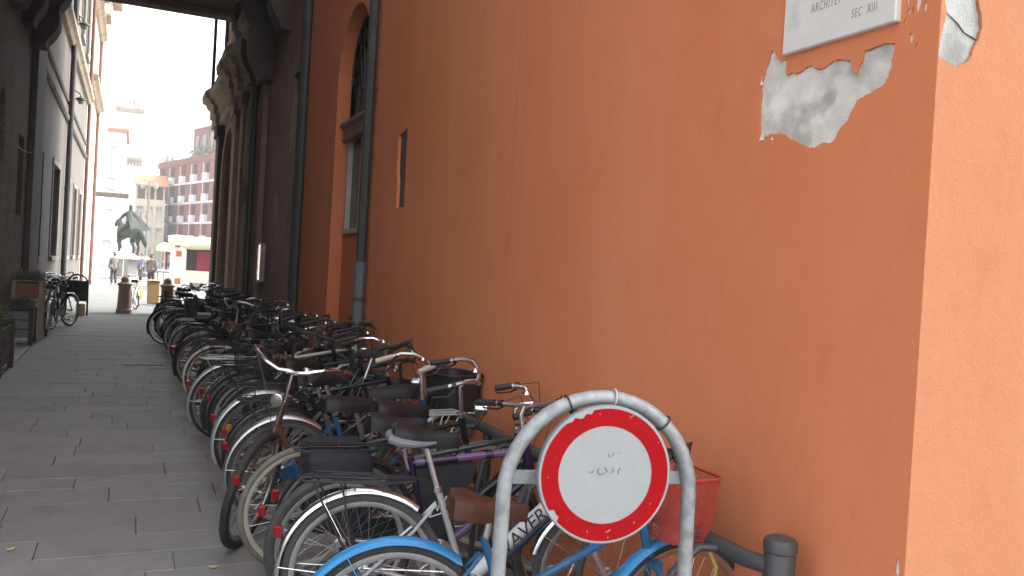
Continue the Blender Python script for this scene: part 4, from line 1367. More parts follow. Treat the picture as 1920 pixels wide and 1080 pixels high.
# --- special fittings
def x_blue(t, S):
    # seat tube band and tape
    link('tape_band', MB().tube([(0.408, 0, 0.37), (0.400, 0, 0.393)], 0.0165, 9).mesh('tape_band', mat('yellow_tape', (0.6, 0.5, 0.12), 0.5)), t)
    link('yellow_strap', MB().tube([(1.12, -0.05, 0.69), (1.17, -0.07, 0.58), (1.15, -0.06, 0.46), (1.18, -0.075, 0.36)], [0.006, 0.008, 0.006, 0.004], 6).mesh('yellow_strap', mat('yellow_cord', (0.5, 0.42, 0.12), 0.8)), t, S)
def x_waver(t, S):
    A0 = Vector((0.435, 0, 0.30))
    d = Vector((0.885, 0, 0.75)) - A0
    L = d.length
    d.normalize()
    tube = MB().tube([A0, A0 + d * L], [0.030, 0.034], 12)
    dt = link('down_tube', tube.mesh('down_tube', P['white']), t)
    navy = MB().tube([A0 + Vector((0.024, 0, -0.024)) + d * 0.03, A0 + Vector((0.024, 0, -0.024)) + d * (L - 0.03)], [0.024, 0.026], 12)
    link('navy_stripe', navy.mesh('navy_stripe', P['navy']), dt)
    me = text_mesh('WAVER', 0.082, M_PRINT, 'lettering', 0.0006, 0.95, 0.2, 1.05)
    up = Vector((0, 1, 0)).cross(d) * -1
    up = Vector((-d.z, 0, d.x))
    o0 = A0 + Vector((0, -0.0345, 0)) + d * 0.165 - up * 0.024
    mw = Matrix(((d.x, up.x, 0, o0.x), (0, 0, -1, o0.y), (d.z, up.z, 0, o0.z), (0, 0, 0, 1)))
    link('lettering', me, dt, mw)
    # grey tape over the saddle's rear
    for ch in t.children:
        if ch.name.startswith('saddle'):
            rim_ = [(0.05, -0.040, -0.040), (0.0, -0.066, -0.044), (-0.05, -0.092, -0.040), (-0.10, -0.100, -0.034), (-0.132, -0.075, -0.028), (-0.145, 0.0, -0.020), (-0.132, 0.075, -0.028), (-0.10, 0.100, -0.034), (-0.05, 0.092, -0.040), (0.0, 0.066, -0.044)]
            link('grey_rim', MB().tube(rim_, [0.006, 0.012, 0.016, 0.018, 0.019, 0.019, 0.019, 0.018, 0.014, 0.006], 8).mesh('grey_rim', mat('grey_rim_vinyl', (0.15, 0.155, 0.175), 0.5)), ch)
    # long bare seat post
    link('seat_post_clamp', MB().lathe([(0.019, -0.012), (0.019, 0.012)], (0.295, 0, 0.70), 10).mesh('seat_post_clamp', M_CHROME), t)
def x_purple(t, S):
    poly = [(0.325, 0.69), (0.62, 0.715), (0.545, 0.50), (0.455, 0.34), (0.405, 0.36)]
    fb = link('frame_bag', MB().prism(poly, lambda a, z: (a, -0.045, z), lambda a, z: (a, 0.045, z)).mesh('frame_bag', M_BAG, smooth=0), t)
    lp = [(0.40, 0.47), (0.425, 0.53), (0.437, 0.50), (0.452, 0.56), (0.463, 0.52), (0.475, 0.57), (0.485, 0.545), (0.48, 0.50), (0.45, 0.485)]
    for a, b_ in zip(lp, lp[1:] + lp[:1]):
        link('emblem', MB().tube([(a[0], -0.0455, a[1]), (b_[0], -0.0455, b_[1])], 0.0028, 4).mesh('emblem', M_PRINT_W), fb)
    # pale lilac panels of print on the tubes
    a, b_ = Vector((0.308, 0, 0.715)), Vector((0.876, 0, 0.77))
    d = (b_ - a).normalized()
    for k0, k1 in ((0.22, 0.36), (0.40, 0.50), (0.02, 0.06)):
        link('print_panel', MB().tube([a + d * k0, a + d * k1], 0.0193, 10, cap=False).mesh('print_panel', M_PRINT_V), t)
    a, b_ = Vector((0.44, 0, 0.275)), Vector((0.915, 0, 0.65))
    d = (b_ - a).normalized()
    for k0, k1 in ((0.10, 0.22), (0.25, 0.36)):
        link('print_panel', MB().tube([a + d * k0, a + d * k1], 0.0216, 10, cap=False).mesh('print_panel', M_PRINT_V), t)
def x_amber(t, S):
    link('spoke_reflector', MB().cbox(-0.235, -0.165, -0.012, 0.012, 0.24, 0.30, 0.008).mesh('spoke_reflector', M_REFA, smooth=0), t)
def x_bottle_logo(t, S):
    b = MB()
    for i in range(7):
        a = R(126 + i * 6)
        b.tube([((0.3615) * math.cos(a), -0.012 + 0.012 * (i % 2), 0.34 + 0.3615 * math.sin(a)), (0.3615 * math.cos(a + 0.07), 0.012 - 0.012 * (i % 2), 0.34 + 0.3615 * math.sin(a + 0.07))], 0.004, 4)
    link('decal', b.mesh('decal', M_PRINT_W), t)
def x_childseat(t, S):
    o = link('child_seat', MB().cbox(-0.14, 0.10, -0.13, 0.13, 0.80, 0.88, 0.03).cbox(-0.16, -0.10, -0.13, 0.13, 0.84, 1.16, 0.025).mesh('child_seat', M_BKPLA), t)
    link('cushion', MB().cbox(-0.10, 0.09, -0.11, 0.11, 0.88, 0.905, 0.01).mesh('cushion', mat('grey_cushion', (0.25, 0.26, 0.28), 0.8)), o)

SIL = P['silver']
bike('sky blue city bicycle with blue mudguards and red mesh basket behind the round sign', (0.90, 2.86), -13, 1.5, col='blue', guards='sky', frame='mixte', sadm=M_SAD_BR, basket='red', saddle='city', sz=-0.055, extra=x_blue, sadx=0.075, chain=P['midblue'], grip=M_GRIP_BK, light=False)
bike('white and navy bicycle with big lettering on its tube and silver mudguards', (0.95, 3.48), -16, 2, col='silver', frame='mono', guards=M_CHROME, rack=M_IRON, saddle='city', tw=0.021, tyre=M_RUB_G, sz=0.06, bar='flat', barm=M_IRON, chain=False, extra=x_waver, light=False)
bike('purple mountain bicycle with black triangular bag inside its frame', (0.94, 3.86), -6, 1.5, col='purple', frame='mtb', guards=None, bar='flat', barm=M_ALU, steer=38, tw=0.026, sus=True, forkm='black', chain=False, saddle='sport', sz=0.0, extra=x_purple, light=False, tyre=M_RUB_G)
bike('dark green city bicycle carrying slate grey pannier bags', (1.04, 4.16), -3, 2, col='green', frame='diamond', guards='black', rack=M_IRON, pannier=2, sadm=M_SAD_DB, bar='sport')
bike('black bicycle with cream wheel rims next to the slate pannier bags', (0.89, 4.5), 4, 3, col='black', frame='diamond', guards=None, rim=M_RIM_CREAM, tyre=M_RUB_C2, saddle='long', sadm=M_SAD_DB, bar='city', chain=False)
bike('backwards parked brown cruiser with fat black front wheel twisted into the lane', (0.66, 5.0), 3, -3, True, col='brown', frame='loop', guards=None, steer=57, tw=0.027, Rw=0.335, bar='city', barm=M_CHROME, grip=M_GRIP_BR, rack=P['white'], saddle='long', light=True)
bike('mid blue and silver bicycle with cream handlebar grips', (0.92, 5.36), -2, 2, col='midblue', frame='step', guards=M_ALU, grip=M_GRIP_CR, sadm=M_SAD_BK, rim=M_RIM, basket='solid', tyre=M_RUB_G)
bike('grey bicycle with thin grey tyres and black net skirt guard', (0.95, 5.82), 1, 2.5, col='grey', frame='step', guards='black', tyre=M_RUB_G, rack=M_IRON, basket=None, sadm=M_SAD_BK)
bike('black roadster with broad silver mudguards and red reflector', (0.93, 6.26), 2, 2, col='black', frame='diamond', guards=SIL, rack=M_IRON, sadm=M_SAD_DB)
bike('backwards parked black bicycle showing its round chrome headlamp to the lane', (0.98, 6.72), 2, -2, True, col='black', frame='step', guards='black', bar='city', basket='black', steer=8)
bike('black bicycle with bright white wheel rims and an amber spoke reflector', (0.97, 7.16), 2, 2, col='black', frame='step', guards='black', rim=M_RIM_WHITE, rack=M_IRON, extra=x_amber)
bike('green black roadster with white script along its rear mudguard', (0.95, 7.52), 2, 2.5, col='green', frame='diamond', guards='green', rack=M_IRON, extra=x_bottle_logo)
bike('black bicycle with slim silver mudguards beside the brown cream guarded one', (0.87, 7.92), 1, 2, col='black', frame='step', guards=SIL, rack=M_ALU)
bike('pale mint bicycle with angular frame in the middle of the row', (1.10, 8.2), 3, 3, col='mint', frame='diamond', scale=1.08, guards=None, bar='flat', barm=M_IRON, chain=False, light=False)
bike('black bicycle with large black basket, first past the mint one', (0.96, 8.85), 1, 2, col='black', frame='step', guards='black', basket='black')
bike('brown bicycle with cream rear mudguard and brown tyres', (0.92, 9.75), 0, 2, col='brown', frame='step', guards='cream', tyre=M_RUB_B, sadm=M_SAD_BR, rack=M_IRON, basket='wicker', hq=False)
bike('maroon bicycle half hidden before the brown cream guarded one', (1.02, 9.30), 2, 2, col='maroon', frame='step', guards='black', rack=M_IRON, hq=False, sadm=M_SAD_DB)
bike('backwards parked black cruiser with wide high handlebars in the middle distance', (0.95, 10.3), 2, -2, True, col='black', frame='loop', guards='black', bar='cruiser', barm=M_ALU, grip=M_GRIP_BK, hq=False, steer=12)
bike('black bicycle with plain black guards, next past the brown pair', (0.88, 10.95), 1, 2, col='black', frame='step', guards='black', rack=M_IRON, hq=False)
bike('dark bicycle with rust brown tyres and a solid black basket', (0.93, 11.6), 2, 2, col='brown', frame='step', guards='maroon', tyre=M_RUB_B, hq=False, basket='solid')
bike('black bicycle with child seat on its carrier', (0.95, 12.25), 0, 1.5, col='black', frame='step', guards='black', rack=M_IRON, extra=x_childseat, hq=False)
bike('navy bicycle standing just past the child seat', (0.90, 12.9), 2, 2, col='navy', frame='step', guards=SIL, rack=M_ALU, hq=False)
bike('black bicycle with solid black box basket, far half of row', (0.95, 13.55), -1, 2, True, col='black', frame='step', guards='black', basket='solid', hq=False)
bike('dark grey bicycle with bare wheels, far half of row', (0.92, 14.15), 2, 2, col='grey', frame='diamond', guards=None, hq=False)
bike('black bicycle with gleaming silver rim and bare tyre near the far end', (0.86, 14.75), 0, 2, col='black', frame='step', guards=None, rim=M_RIM_WHITE, rack=M_IRON, hq=False)
bike('maroon bicycle in the dark cluster near the far end', (0.92, 15.4), 1, 2, col='maroon', frame='step', guards='black', rack=M_IRON, basket='black', hq=False)
bike('black bicycle with silver carrier in the dark cluster near the far end', (0.88, 16.05), 2, 2, col='black', frame='diamond', guards='black', rack=M_ALU, hq=False)
bike('black bicycle whose rear wheel sticks farthest into the lane at the far end', (0.68, 16.7), 0, 1.5, col='black', frame='step', guards='black', rack=M_IRON, hq=False)
bike('green black bicycle behind the one sticking farthest into the lane', (0.80, 17.35), 2, 2, col='green', frame='step', guards='black', rack=M_IRON, basket='solid', hq=False)
bike('grey bicycle, third from the last of the row', (0.85, 18.1), 0, 2, True, col='grey', frame='step', guards='black', basket='black', hq=False)
bike('dark brown bicycle, second from the last of the row', (0.85, 18.9), 1, 2, col='brown', frame='step', guards='black', rack=M_IRON, hq=False)
bike('black bicycle standing last of the row by the palazzo portal', (0.85, 19.8), 0, 2, col='black', frame='step', guards='black', rack=M_IRON, basket='black', hq=False)
# left side and piazza
bike('dark maroon bicycle with silver mudguard just past the left planters', (-1.36, 17.9), 97, 4, False, col='maroon', frame='step', guards=SIL, basket='black', hq=False)
bike('black bicycle with large black basket against the left wall', (-1.38, 19.5), 80, -3, False, col='black', frame='step', guards='black', basket='solid', steer=-14, hq=False)
bike('black bicycle leaning farthest along the left wall', (-1.42, 21.2), 86, -3, False, col='black', frame='step', guards='black', basket='black', hq=False)
bike('light grey bicycle leaning just behind the granite bollard', (0.08, 26.2), 86, 4, False, col='silver', frame='step', guards='silver', hq=False)

# rack rail with bollard along the orange wall
M_RAIL = mat('anthracite_paint', (0.052, 0.054, 0.057), 0.5, 0.1, var=0.15, scale=14, bump=0.1, bscale=80)
rk = thing('bike_rack', 'anthracite tubular bike rack rail with bent wheel hoops along the orange wall', 'bike rack', (1.97, 2.2, 0))
MB().tube([(0.03, 0.02, 0.70), (-0.01, 0.10, 0.705), (-0.01, 17.6, 0.74)], 0.030, 12).build('rail', M_RAIL, rk)
for i in range(30):
    yy = 0.22 + i * 0.58
    MB().tube([(-0.01, yy, 0.70), (-0.10, yy + 0.02, 0.705), (-0.20, yy + 0.03, 0.62), (-0.24, yy + 0.03, 0.42), (-0.24, yy + 0.03, 0.02)], 0.016, 8).build('wheel_hoop', M_RAIL, rk)
for i in range(1, 8):
    MB().tube([(-0.01, i * 2.4, 0), (-0.01, i * 2.4, 0.72)], 0.028, 10).build('post', M_RAIL, rk)
bo = thing('bollard', 'round anthracite bollard with domed cap at the end of the bike rack', 'bollard', (2.02, 2.20, 0))
MB().lathe([(0.052, 0), (0.052, 0.745), (0.049, 0.752)], (0, 0, 0), 24).build('shaft', M_RAIL, bo)
MB().lathe([(0.050, 0.752), (0.056, 0.757), (0.057, 0.783), (0.050, 0.797), (0.028, 0.806), (0.004, 0.808)], (0, 0, 0), 24).build('cap', M_RAIL, bo)
MB().lathe([(0.006, 0), (0.006, 0.004)], (-0.02, -0.052, 0.62), 8, 'y').build('screw', M_ALU, bo)

# ------------------------------------------------------------------ arch barrier with the round prohibition sign
M_WHITE_R = mat('sign_white', (0.285, 0.295, 0.298), 0.42, var=0.06, scale=16, dirt=((0.315, 0.325, 0.32), 9, 0.58))
M_RED_R = mat('sign_red', (0.30, 0.004, 0.007), 0.55, spec=0.08, var=0.10, scale=12, dirt=((0.30, 0.03, 0.03), 26, 0.66))
M_SIGNBACK = mat('sign_grey', (0.20, 0.21, 0.23), 0.5, 0.3, var=0.15, scale=20)
def arch_barrier(label, loc, rz, hw, top, r, m):
    t = thing('arch_barrier', label, 'sign barrier', loc, rz)
    cz = top - r - hw
    pts = [(-hw - 0.012, 0, 0)] + [(-hw * math.cos(math.pi * i / 20), 0, cz + hw * math.sin(math.pi * i / 20)) for i in range(21)] + [(hw + 0.012, 0, 0)]
    MB().tube(pts, r, 14).build('arch_tube', m, t)
    return t, cz
ab, acz = arch_barrier('galvanised steel arch barrier carrying the round red and white sign', (1.362, 2.292, 0), R(-11), 0.303, 1.283, 0.0232, M_GALV)
MB().cbox(-0.285, 0.285, 0.012, 0.020, 0.985, 1.028, 0.002).build('crossbar', M_GALV, ab, smooth=0)
sg = MB()
SZ = 1.03
sg.lathe([(0.213, -0.030), (0.213, -0.052), (0.209, -0.0545)], (0, 0, SZ), 72, 'y', cap=False)
sg.lathe([(0.205, -0.030), (0.213, -0.030)], (0, 0, SZ), 72, 'y')
so = sg.build('sign', M_SIGNBACK, ab)
MB().lathe([(0.2092, -0.0545), (0.001, -0.0545)], (0, 0, SZ), 72, 'y', cap=False).build('white_face', M_WHITE_R, so)
# red ring with chewed edges: the outer radius dips where the film has peeled
rr = random.Random(21)
rows = []
for i in range(181):
    a = 2 * math.pi * (i % 180) / 180
    dip = 0.0
    for c, w, k in ((-0.40, 0.13, 0.013), (4.05, 0.10, 0.014), (-0.62, 0.05, 0.006)):
        da = (a - c + math.pi) % (2 * math.pi) - math.pi
        if abs(da) < w:
            dip = max(dip, k * rr.uniform(0.35, 1.0))
    ro = 0.2035 - dip - rr.uniform(0, 0.0006)
    ri = 0.1495 + rr.uniform(0, 0.0004)
    rows.append([(ro * math.sin(a), -0.0553, SZ + ro * math.cos(a)), (ri * math.sin(a), -0.0553, SZ + ri * math.cos(a))])
rows[-1] = rows[0]
MB().grid(rows).build('red_ring', M_RED_R, so, smooth=0)
# pale scratches and pen marks
M_PEN = mat('pen_mark', (0.13, 0.13, 0.13), 0.7, var=0.5, scale=90)
def scribble(pts, r=0.0011, m=None, nm='pen_mark'):
    MB().tube([(x, -0.0556, SZ + z) for x, z in pts], r, 4).build(nm, m or M_PEN, so)
scribble([(-0.022, 0.022), (-0.026, 0.010), (-0.020, 0.002), (-0.010, 0.003), (-0.003, 0.007)], 0.0016)
scribble([(-0.004, 0.024), (0.003, 0.014), (0.006, 0.008)], 0.0014)
scribble([(0.022, 0.022), (0.025, 0.015), (0.018, 0.006)], 0.0014)
scribble([(0.046, 0.022), (0.040, 0.014), (0.043, 0.004)], 0.0012)
scribble([(-0.054, 0.012), (-0.050, 0.006), (-0.043, 0.006), (-0.040, 0.016)], 0.0009)
scribble([(0.005, 0.066), (0.010, 0.054)], 0.0012)
scribble([(0.016, 0.055), (0.021, 0.066), (0.025, 0.068)], 0.0010)
scribble([(0.040, 0.068), (0.042, 0.067)], 0.0016)
M_SCRATCH = mat('white_scratch', (0.55, 0.42, 0.42), 0.6)
for (x, z, dx, dz) in ((0.068, 0.182, 0.005, -0.007), (0.077, 0.180, 0.002, 0.009), (-0.03, 0.183, 0.002, 0.004), (0.012, -0.176, 0.015, 0.007), (-0.05, -0.170, 0.004, -0.006), (0.10, -0.15, 0.004, 0.006), (0.165, 0.10, 0.002, 0.004), (-0.182, -0.01, 0.001, 0.004), (0.15, -0.09, 0.003, 0.002), (0.02, -0.19, -0.001, -0.005)):
    scribble([(x, z), (x + dx, z + dz)], 0.0009, M_SCRATCH, 'scratch')
for a, m_ in ((R(112), M_BKPLA), (R(48), M_BKPLA), (R(84), M_FRAME_LT)):
    px, pz_ = 0.303 * math.cos(a), acz + 0.303 * math.sin(a)
    dirv = Vector((math.cos(a), 0, math.sin(a)))
    pts = [Vector((px, 0, pz_)) + dirv * 0.028 * math.cos(q) + Vector((0, 1, 0)) * 0.028 * math.sin(q) for q in [2 * math.pi * i / 12 for i in range(12)]]
    MB().tube(pts, 0.003, 5, closed=True).tube([(px - dirv.x * 0.026, -0.01, pz_ - dirv.z * 0.026), (px * 0.80, -0.03, pz_ - dirv.z * 0.07)], 0.0028, 5).build('cable_tie', m_, ab)

# second, smaller arch with a black board further up the lane
ab2, c2 = arch_barrier('small dark steel arch with a black board beside the left bicycles', (-1.18, 24.0, 0), R(-6), 0.235, 1.05, 0.024, M_RAIL)
MB().cbox(-0.05, 0.22, -0.03, 0.0, 0.36, 0.88, 0.006).build('board', M_BKPLA, ab2, smooth=0)
pb = thing('pale_box', 'small pale orange box on the ground under the black board', 'box', (-1.08, 23.85, 0))
MB().cbox(-0.10, 0.10, -0.12, 0.12, 0, 0.30, 0.008).build('carton', mat('pale_card', (0.50, 0.33, 0.20), 0.85, var=0.15, scale=9), pb, smooth=0)
MB().box(-0.10, 0.10, -0.015, 0.015, 0.3005, 0.302).build('tape', mat('brown_tape', (0.35, 0.24, 0.14), 0.4), pb, smooth=0)

# ------------------------------------------------------------------ planters and their lavender
M_PLANT_DK = mat('dark_stained_board', (0.050, 0.036, 0.032), 0.65, var=0.3, scale=10, stretch=(1, 1, 4), bump=0.2, bscale=60, rnd=0.15)
M_PLANT_GR = mat('grey_weathered_board', (0.17, 0.165, 0.16), 0.75, var=0.25, scale=10, stretch=(1, 1, 4), bump=0.2, bscale=60, rnd=0.12)
M_PLANT_OR = mat('orange_brown_board', (0.19, 0.085, 0.032), 0.65, var=0.25, scale=8, stretch=(1, 1, 5), bump=0.2, bscale=60)
M_POST_LT = mat('pale_wood_post', (0.30, 0.245, 0.18), 0.75, var=0.2, scale=9, stretch=(1, 1, 0.2), bump=0.2, bscale=60)
M_SOIL = mat('potting_soil', (0.03, 0.022, 0.016), 0.95, bump=0.6, bscale=40)
def planter(label, x0, x1, y0, y1, z0, z1, mb_, mp_, nb, legs=0.0):
    t = thing('planter', label, 'planter', ((x0 + x1) / 2, (y0 + y1) / 2, 0))
    hx, hy = (x1 - x0) / 2, (y1 - y0) / 2
    bh = (z1 - z0) / nb
    for i in range(nb):
        a, b_ = z0 + i * bh + 0.008, z0 + (i + 1) * bh - 0.008
        for s in (-1, 1):
            MB().cbox(-hx + 0.03, hx - 0.03, s * hy - 0.012, s * hy + 0.012, a, b_, 0.003).build('board', mb_, t, smooth=0)
            MB().cbox(s * hx - 0.012, s * hx + 0.012, -hy + 0.03, hy - 0.03, a, b_, 0.003).build('board', mp_ if mp_ is not M_POST_LT else mb_, t, smooth=0)
    for sx in (-1, 1):
        for sy in (-1, 1):
            MB().cbox(sx * hx - 0.035, sx * hx + 0.035, sy * hy - 0.035, sy * hy + 0.035, 0.002, z1 + 0.012, 0.005).build('post', mp_, t, smooth=0)
    for s in (-1, 1):
        MB().cbox(-hx - 0.03, hx + 0.03, s * hy - 0.03, s * hy + 0.03, z1 + 0.013, z1 + 0.035, 0.004).build('rim_board', mp_, t, smooth=0)
    MB().box(-hx + 0.03, hx - 0.03, -hy + 0.03, hy - 0.03, z0 + 0.02, z1 - 0.05).build('soil', M_SOIL, t, smooth=0)
    return t
def lavender(label, x0, x1, y0, y1, z, h, n, m, seed):
    rr = random.Random(seed)
    t = thing('lavender', label, 'plant', ((x0 + x1) / 2, (y0 + y1) / 2, z))
    b, st = MB(), MB()
    hx, hy = (x1 - x0) / 2, (y1 - y0) / 2
    for i in range(n):
        p = Vector((rr.uniform(-hx, hx), rr.uniform(-hy, hy), 0))
        d = Vector((rr.gauss(0, 0.35), rr.gauss(0, 0.35), 1)).normalized()
        L = h * rr.uniform(0.55, 1.15)
        e = p + d * L + Vector((rr.gauss(0, 0.02), rr.gauss(0, 0.02), -0.02))
        st.tube([p, (p + e) / 2 + Vector((0, 0, 0.01)), e], 0.0016, 3, cap=False)
        for k in range(7):
            q = p.lerp(e, 0.2 + 0.8 * k / 6)
            a = rr.uniform(0, 6.28)
            o = Vector((math.cos(a), math.sin(a), rr.uniform(0.2, 0.9))).normalized()
            s_ = o.cross(Vector((0, 0, 1))).normalized() * 0.006
            l = rr.uniform(0.03, 0.055)
            b.add([q - s_, q + o * l * 0.6 + s_ * 0.8, q + o * l, q + o * l * 0.5 - s_ * 1.2], [(0, 1, 2, 3)])
    st.build('stems', M_STEM, t, normals=False)
    b.build('leaves', m, t, smooth=0, normals=False)
M_STEM = mat('plant_stem', (0.07, 0.09, 0.045), 0.8)
M_LAV = mat('lavender_leaf', (0.15, 0.185, 0.12), 0.8, var=0.35, scale=9)
M_GRN = mat('green_leaf', (0.12, 0.18, 0.06), 0.7, var=0.35, scale=9)
planter('dark boarded planter nearest on the left edge of the lane', LX + 0.02, -1.41, 12.0, 13.2, 0.10, 0.60, M_PLANT_DK, M_PLANT_DK, 4)
lavender('bright green tufted plant in the nearest left planter', LX + 0.06, -1.46, 12.05, 13.15, 0.56, 0.34, 300, M_GRN, 1)
planter('dark framed planter with three grey boards below the orange brown one', LX + 0.02, -1.455, 16.15, 16.72, 0.12, 0.58, M_PLANT_GR, M_PLANT_DK, 3)
lavender('grey green lavender in the grey boarded planter', LX + 0.06, -1.49, 16.2, 16.68, 0.54, 0.27, 330, M_LAV, 2)
planter('raised orange brown planter box on pale posts against the left wall', LX + 0.02, -1.40, 17.05, 17.4, 0.74, 1.02, M_PLANT_OR, M_POST_LT, 1)
lavender('grey green lavender spilling over the raised orange brown planter', LX + 0.05, -1.42, 17.08, 17.38, 0.98, 0.26, 360, M_LAV, 3)

# ------------------------------------------------------------------ people
M_SKIN = mat('skin', (0.50, 0.30, 0.21), 0.6)
def person(label, loc, rz, stoop, shirt, trousers, hair, arms, scale=1.0):
    t = thing('person', label, 'person', loc, rz)
    t.scale = (scale,) * 3
    s = R(stoop)
    pel = Vector((0, 0, 0.93))
    up = Vector((math.sin(s), 0, math.cos(s)))
    ch = pel + up * 0.42
    nk = pel + up * 0.55
    hd = nk + Vector((math.sin(s * 0.8), 0, math.cos(s * 0.8))) * 0.16
    V = [pel, pel + up * 0.2, ch, nk, nk + (hd - nk) * 0.4, hd, hd + (hd - nk) * 0.55]
    E = [(0, 1), (1, 2), (2, 3), (3, 4), (4, 5), (5, 6)]
    Rr = [(0.15, 0.12), (0.135, 0.105), (0.165, 0.115), 0.06, 0.055, 0.095, 0.06]
    for sd in (-1, 1):
        a = len(V)
        sh = ch + Vector((0, sd * 0.18, 0.03))
        el, wr = [Vector((v.x, sd * v.y, v.z)) for v in arms]
        V += [sh, sh + el, sh + wr, sh + wr + (wr - el).normalized() * 0.08]
        E += [(2, a), (a, a + 1), (a + 1, a + 2), (a + 2, a + 3)]
        Rr += [0.062, 0.045, 0.032, 0.03]
        a = len(V)
        V += [pel + Vector((0.0, sd * 0.09, -0.06)), Vector((0.04, sd * 0.10, 0.50)), Vector((-0.02, sd * 0.11, 0.09)), Vector((0.12, sd * 0.13, 0.035))]
        E += [(0, a), (a, a + 1), (a + 1, a + 2), (a + 2, a + 3)]
        Rr += [0.09, 0.062, 0.042, 0.04]
    link('body', skin_mesh('body', V, E, Rr, M_SKIN, 2), t)
    # clothes: the same chains, cut where the cloth ends
    Vs, Es, Rs = [V[0] - up * 0.10, V[1], V[2], V[3] - up * 0.02], [(0, 1), (1, 2), (2, 3)], [(0.165, 0.135), (0.155, 0.125), (0.18, 0.13), 0.075]
    for k in (7, 15):
        a = len(Vs)
        Vs += [V[k], V[k + 1], V[k + 1].lerp(V[k + 2], 0.8)]
        Es += [(2, a), (a, a + 1), (a + 1, a + 2)]
        Rs += [0.078, 0.06, 0.048]
    link('shirt', skin_mesh('shirt', Vs, Es, Rs, shirt, 2), t)
    Vs, Es, Rs = [V[0]], [], [(0.16, 0.13)]
    for k in (11, 19):
        a = len(Vs)
        Vs += [V[k], V[k + 1], V[k + 2] + Vector((0, 0, 0.03))]
        Es += [(0, a), (a, a + 1), (a + 1, a + 2)]
        Rs += [0.105, 0.078, 0.062]
    link('trousers', skin_mesh('trousers', Vs, Es, Rs, trousers, 2), t)
    hv = [hd + Vector((-0.02, 0, 0.02)), hd + (hd - nk) * 0.6 + Vector((-0.02, 0, 0.01)), hd + Vector((-0.07, 0, -0.03))]
    link('hair', skin_mesh('hair', hv, [(0, 1), (0, 2)], [0.090, 0.062, 0.07], hair, 2), t)
    return t
M_SHIRT = mat('cream_shirt', (0.30, 0.285, 0.24), 0.85, var=0.1, scale=15)
M_TROU = mat('dark_trousers', (0.05, 0.05, 0.06), 0.85)
M_HAIR = mat('red_brown_hair', (0.16, 0.055, 0.035), 0.6)
M_GREYC = mat('grey_coat', (0.12, 0.12, 0.14), 0.85)
M_BLUEC = mat('blue_coat', (0.06, 0.09, 0.16), 0.85)
_ar = (Vector((0.02, 0.05, -0.28)), Vector((0.08, 0.04, -0.50)))
person('person in grey coat standing left of the statue pedestal', (-0.72, 47, 0), R(120), 3, M_GREYC, M_TROU, M_HAIR, _ar, 0.95)
person('person in blue jacket standing right of the statue pedestal', (0.58, 54, 0), R(200), 3, M_BLUEC, M_TROU, M_HAIR, _ar, 0.95)
person('person in dark grey coat right of the blue jacketed one', (0.92, 44, 0), R(60), 3, M_GREYC, M_TROU, M_HAIR, _ar, 0.95)

# ------------------------------------------------------------------ granite bollards
def granite(label, x, y_, s=1.0):
    t = thing('granite_bollard', label, 'bollard', (x, y_, 0), group='granite bollards closing the lane')
    MB().lathe([(0.20 * s, 0), (0.20 * s, 0.10), (0.178 * s, 0.13)], (0, 0, 0), 20).build('base', M_GRANITE, t)
    MB().lathe([(0.176 * s, 0.13), (0.155 * s, 0.74)], (0, 0, 0), 20).build('shaft', M_GRANITE, t)
    MB().lathe([(0.150 * s, 0.74), (0.192 * s, 0.76), (0.195 * s, 0.80), (0.150 * s, 0.83), (0.105 * s, 0.845), (0.10 * s, 0.93), (0.085 * s, 0.965), (0.05 * s, 1.0), (0.004, 1.01)], (0, 0, 0), 20).build('cap', M_GRANITE, t)
granite('tapered pink granite bollard with knob cap in the middle of the lane end', -0.10, 25.5)
granite('granite bollard with knob cap half hidden behind the far bicycles', 0.98, 25.6)
bn = thing('litter_bin', 'ochre yellow litter bin standing between the bollards in the sun', 'litter bin', (0.74, 30.2, 0))
M_OCHRE = mat('ochre_plastic', (0.46, 0.31, 0.15), 0.6, var=0.12, scale=6)
MB().cbox(-0.19, 0.19, -0.19, 0.19, 0.03, 0.70, 0.03).build('body', M_OCHRE, bn)
MB().cbox(-0.205, 0.205, -0.205, 0.205, 0.703, 0.82, 0.03).build('lid', M_OCHRE, bn)
MB().box(-0.12, 0.12, -0.2085, -0.2052, 0.74, 0.79).build('slot', M_BKPLA, bn, smooth=0)
yb = thing('yellow_bag', 'small bright yellow bag standing on the piazza near the statue', 'bag', (0.34, 34, 0))
MB().lathe([(0.12, 0.02), (0.16, 0.12), (0.15, 0.30), (0.11, 0.40)], (0, 0, 0), 12).build('body', mat('yellow_cloth', (0.42, 0.37, 0.12), 0.8, var=0.15, scale=9), yb)
MB().tube([(-0.08, 0, 0.39), (-0.05, 0, 0.52), (0.05, 0, 0.52), (0.08, 0, 0.39)], 0.012, 6).build('handle', MATS['yellow_cloth'], yb)

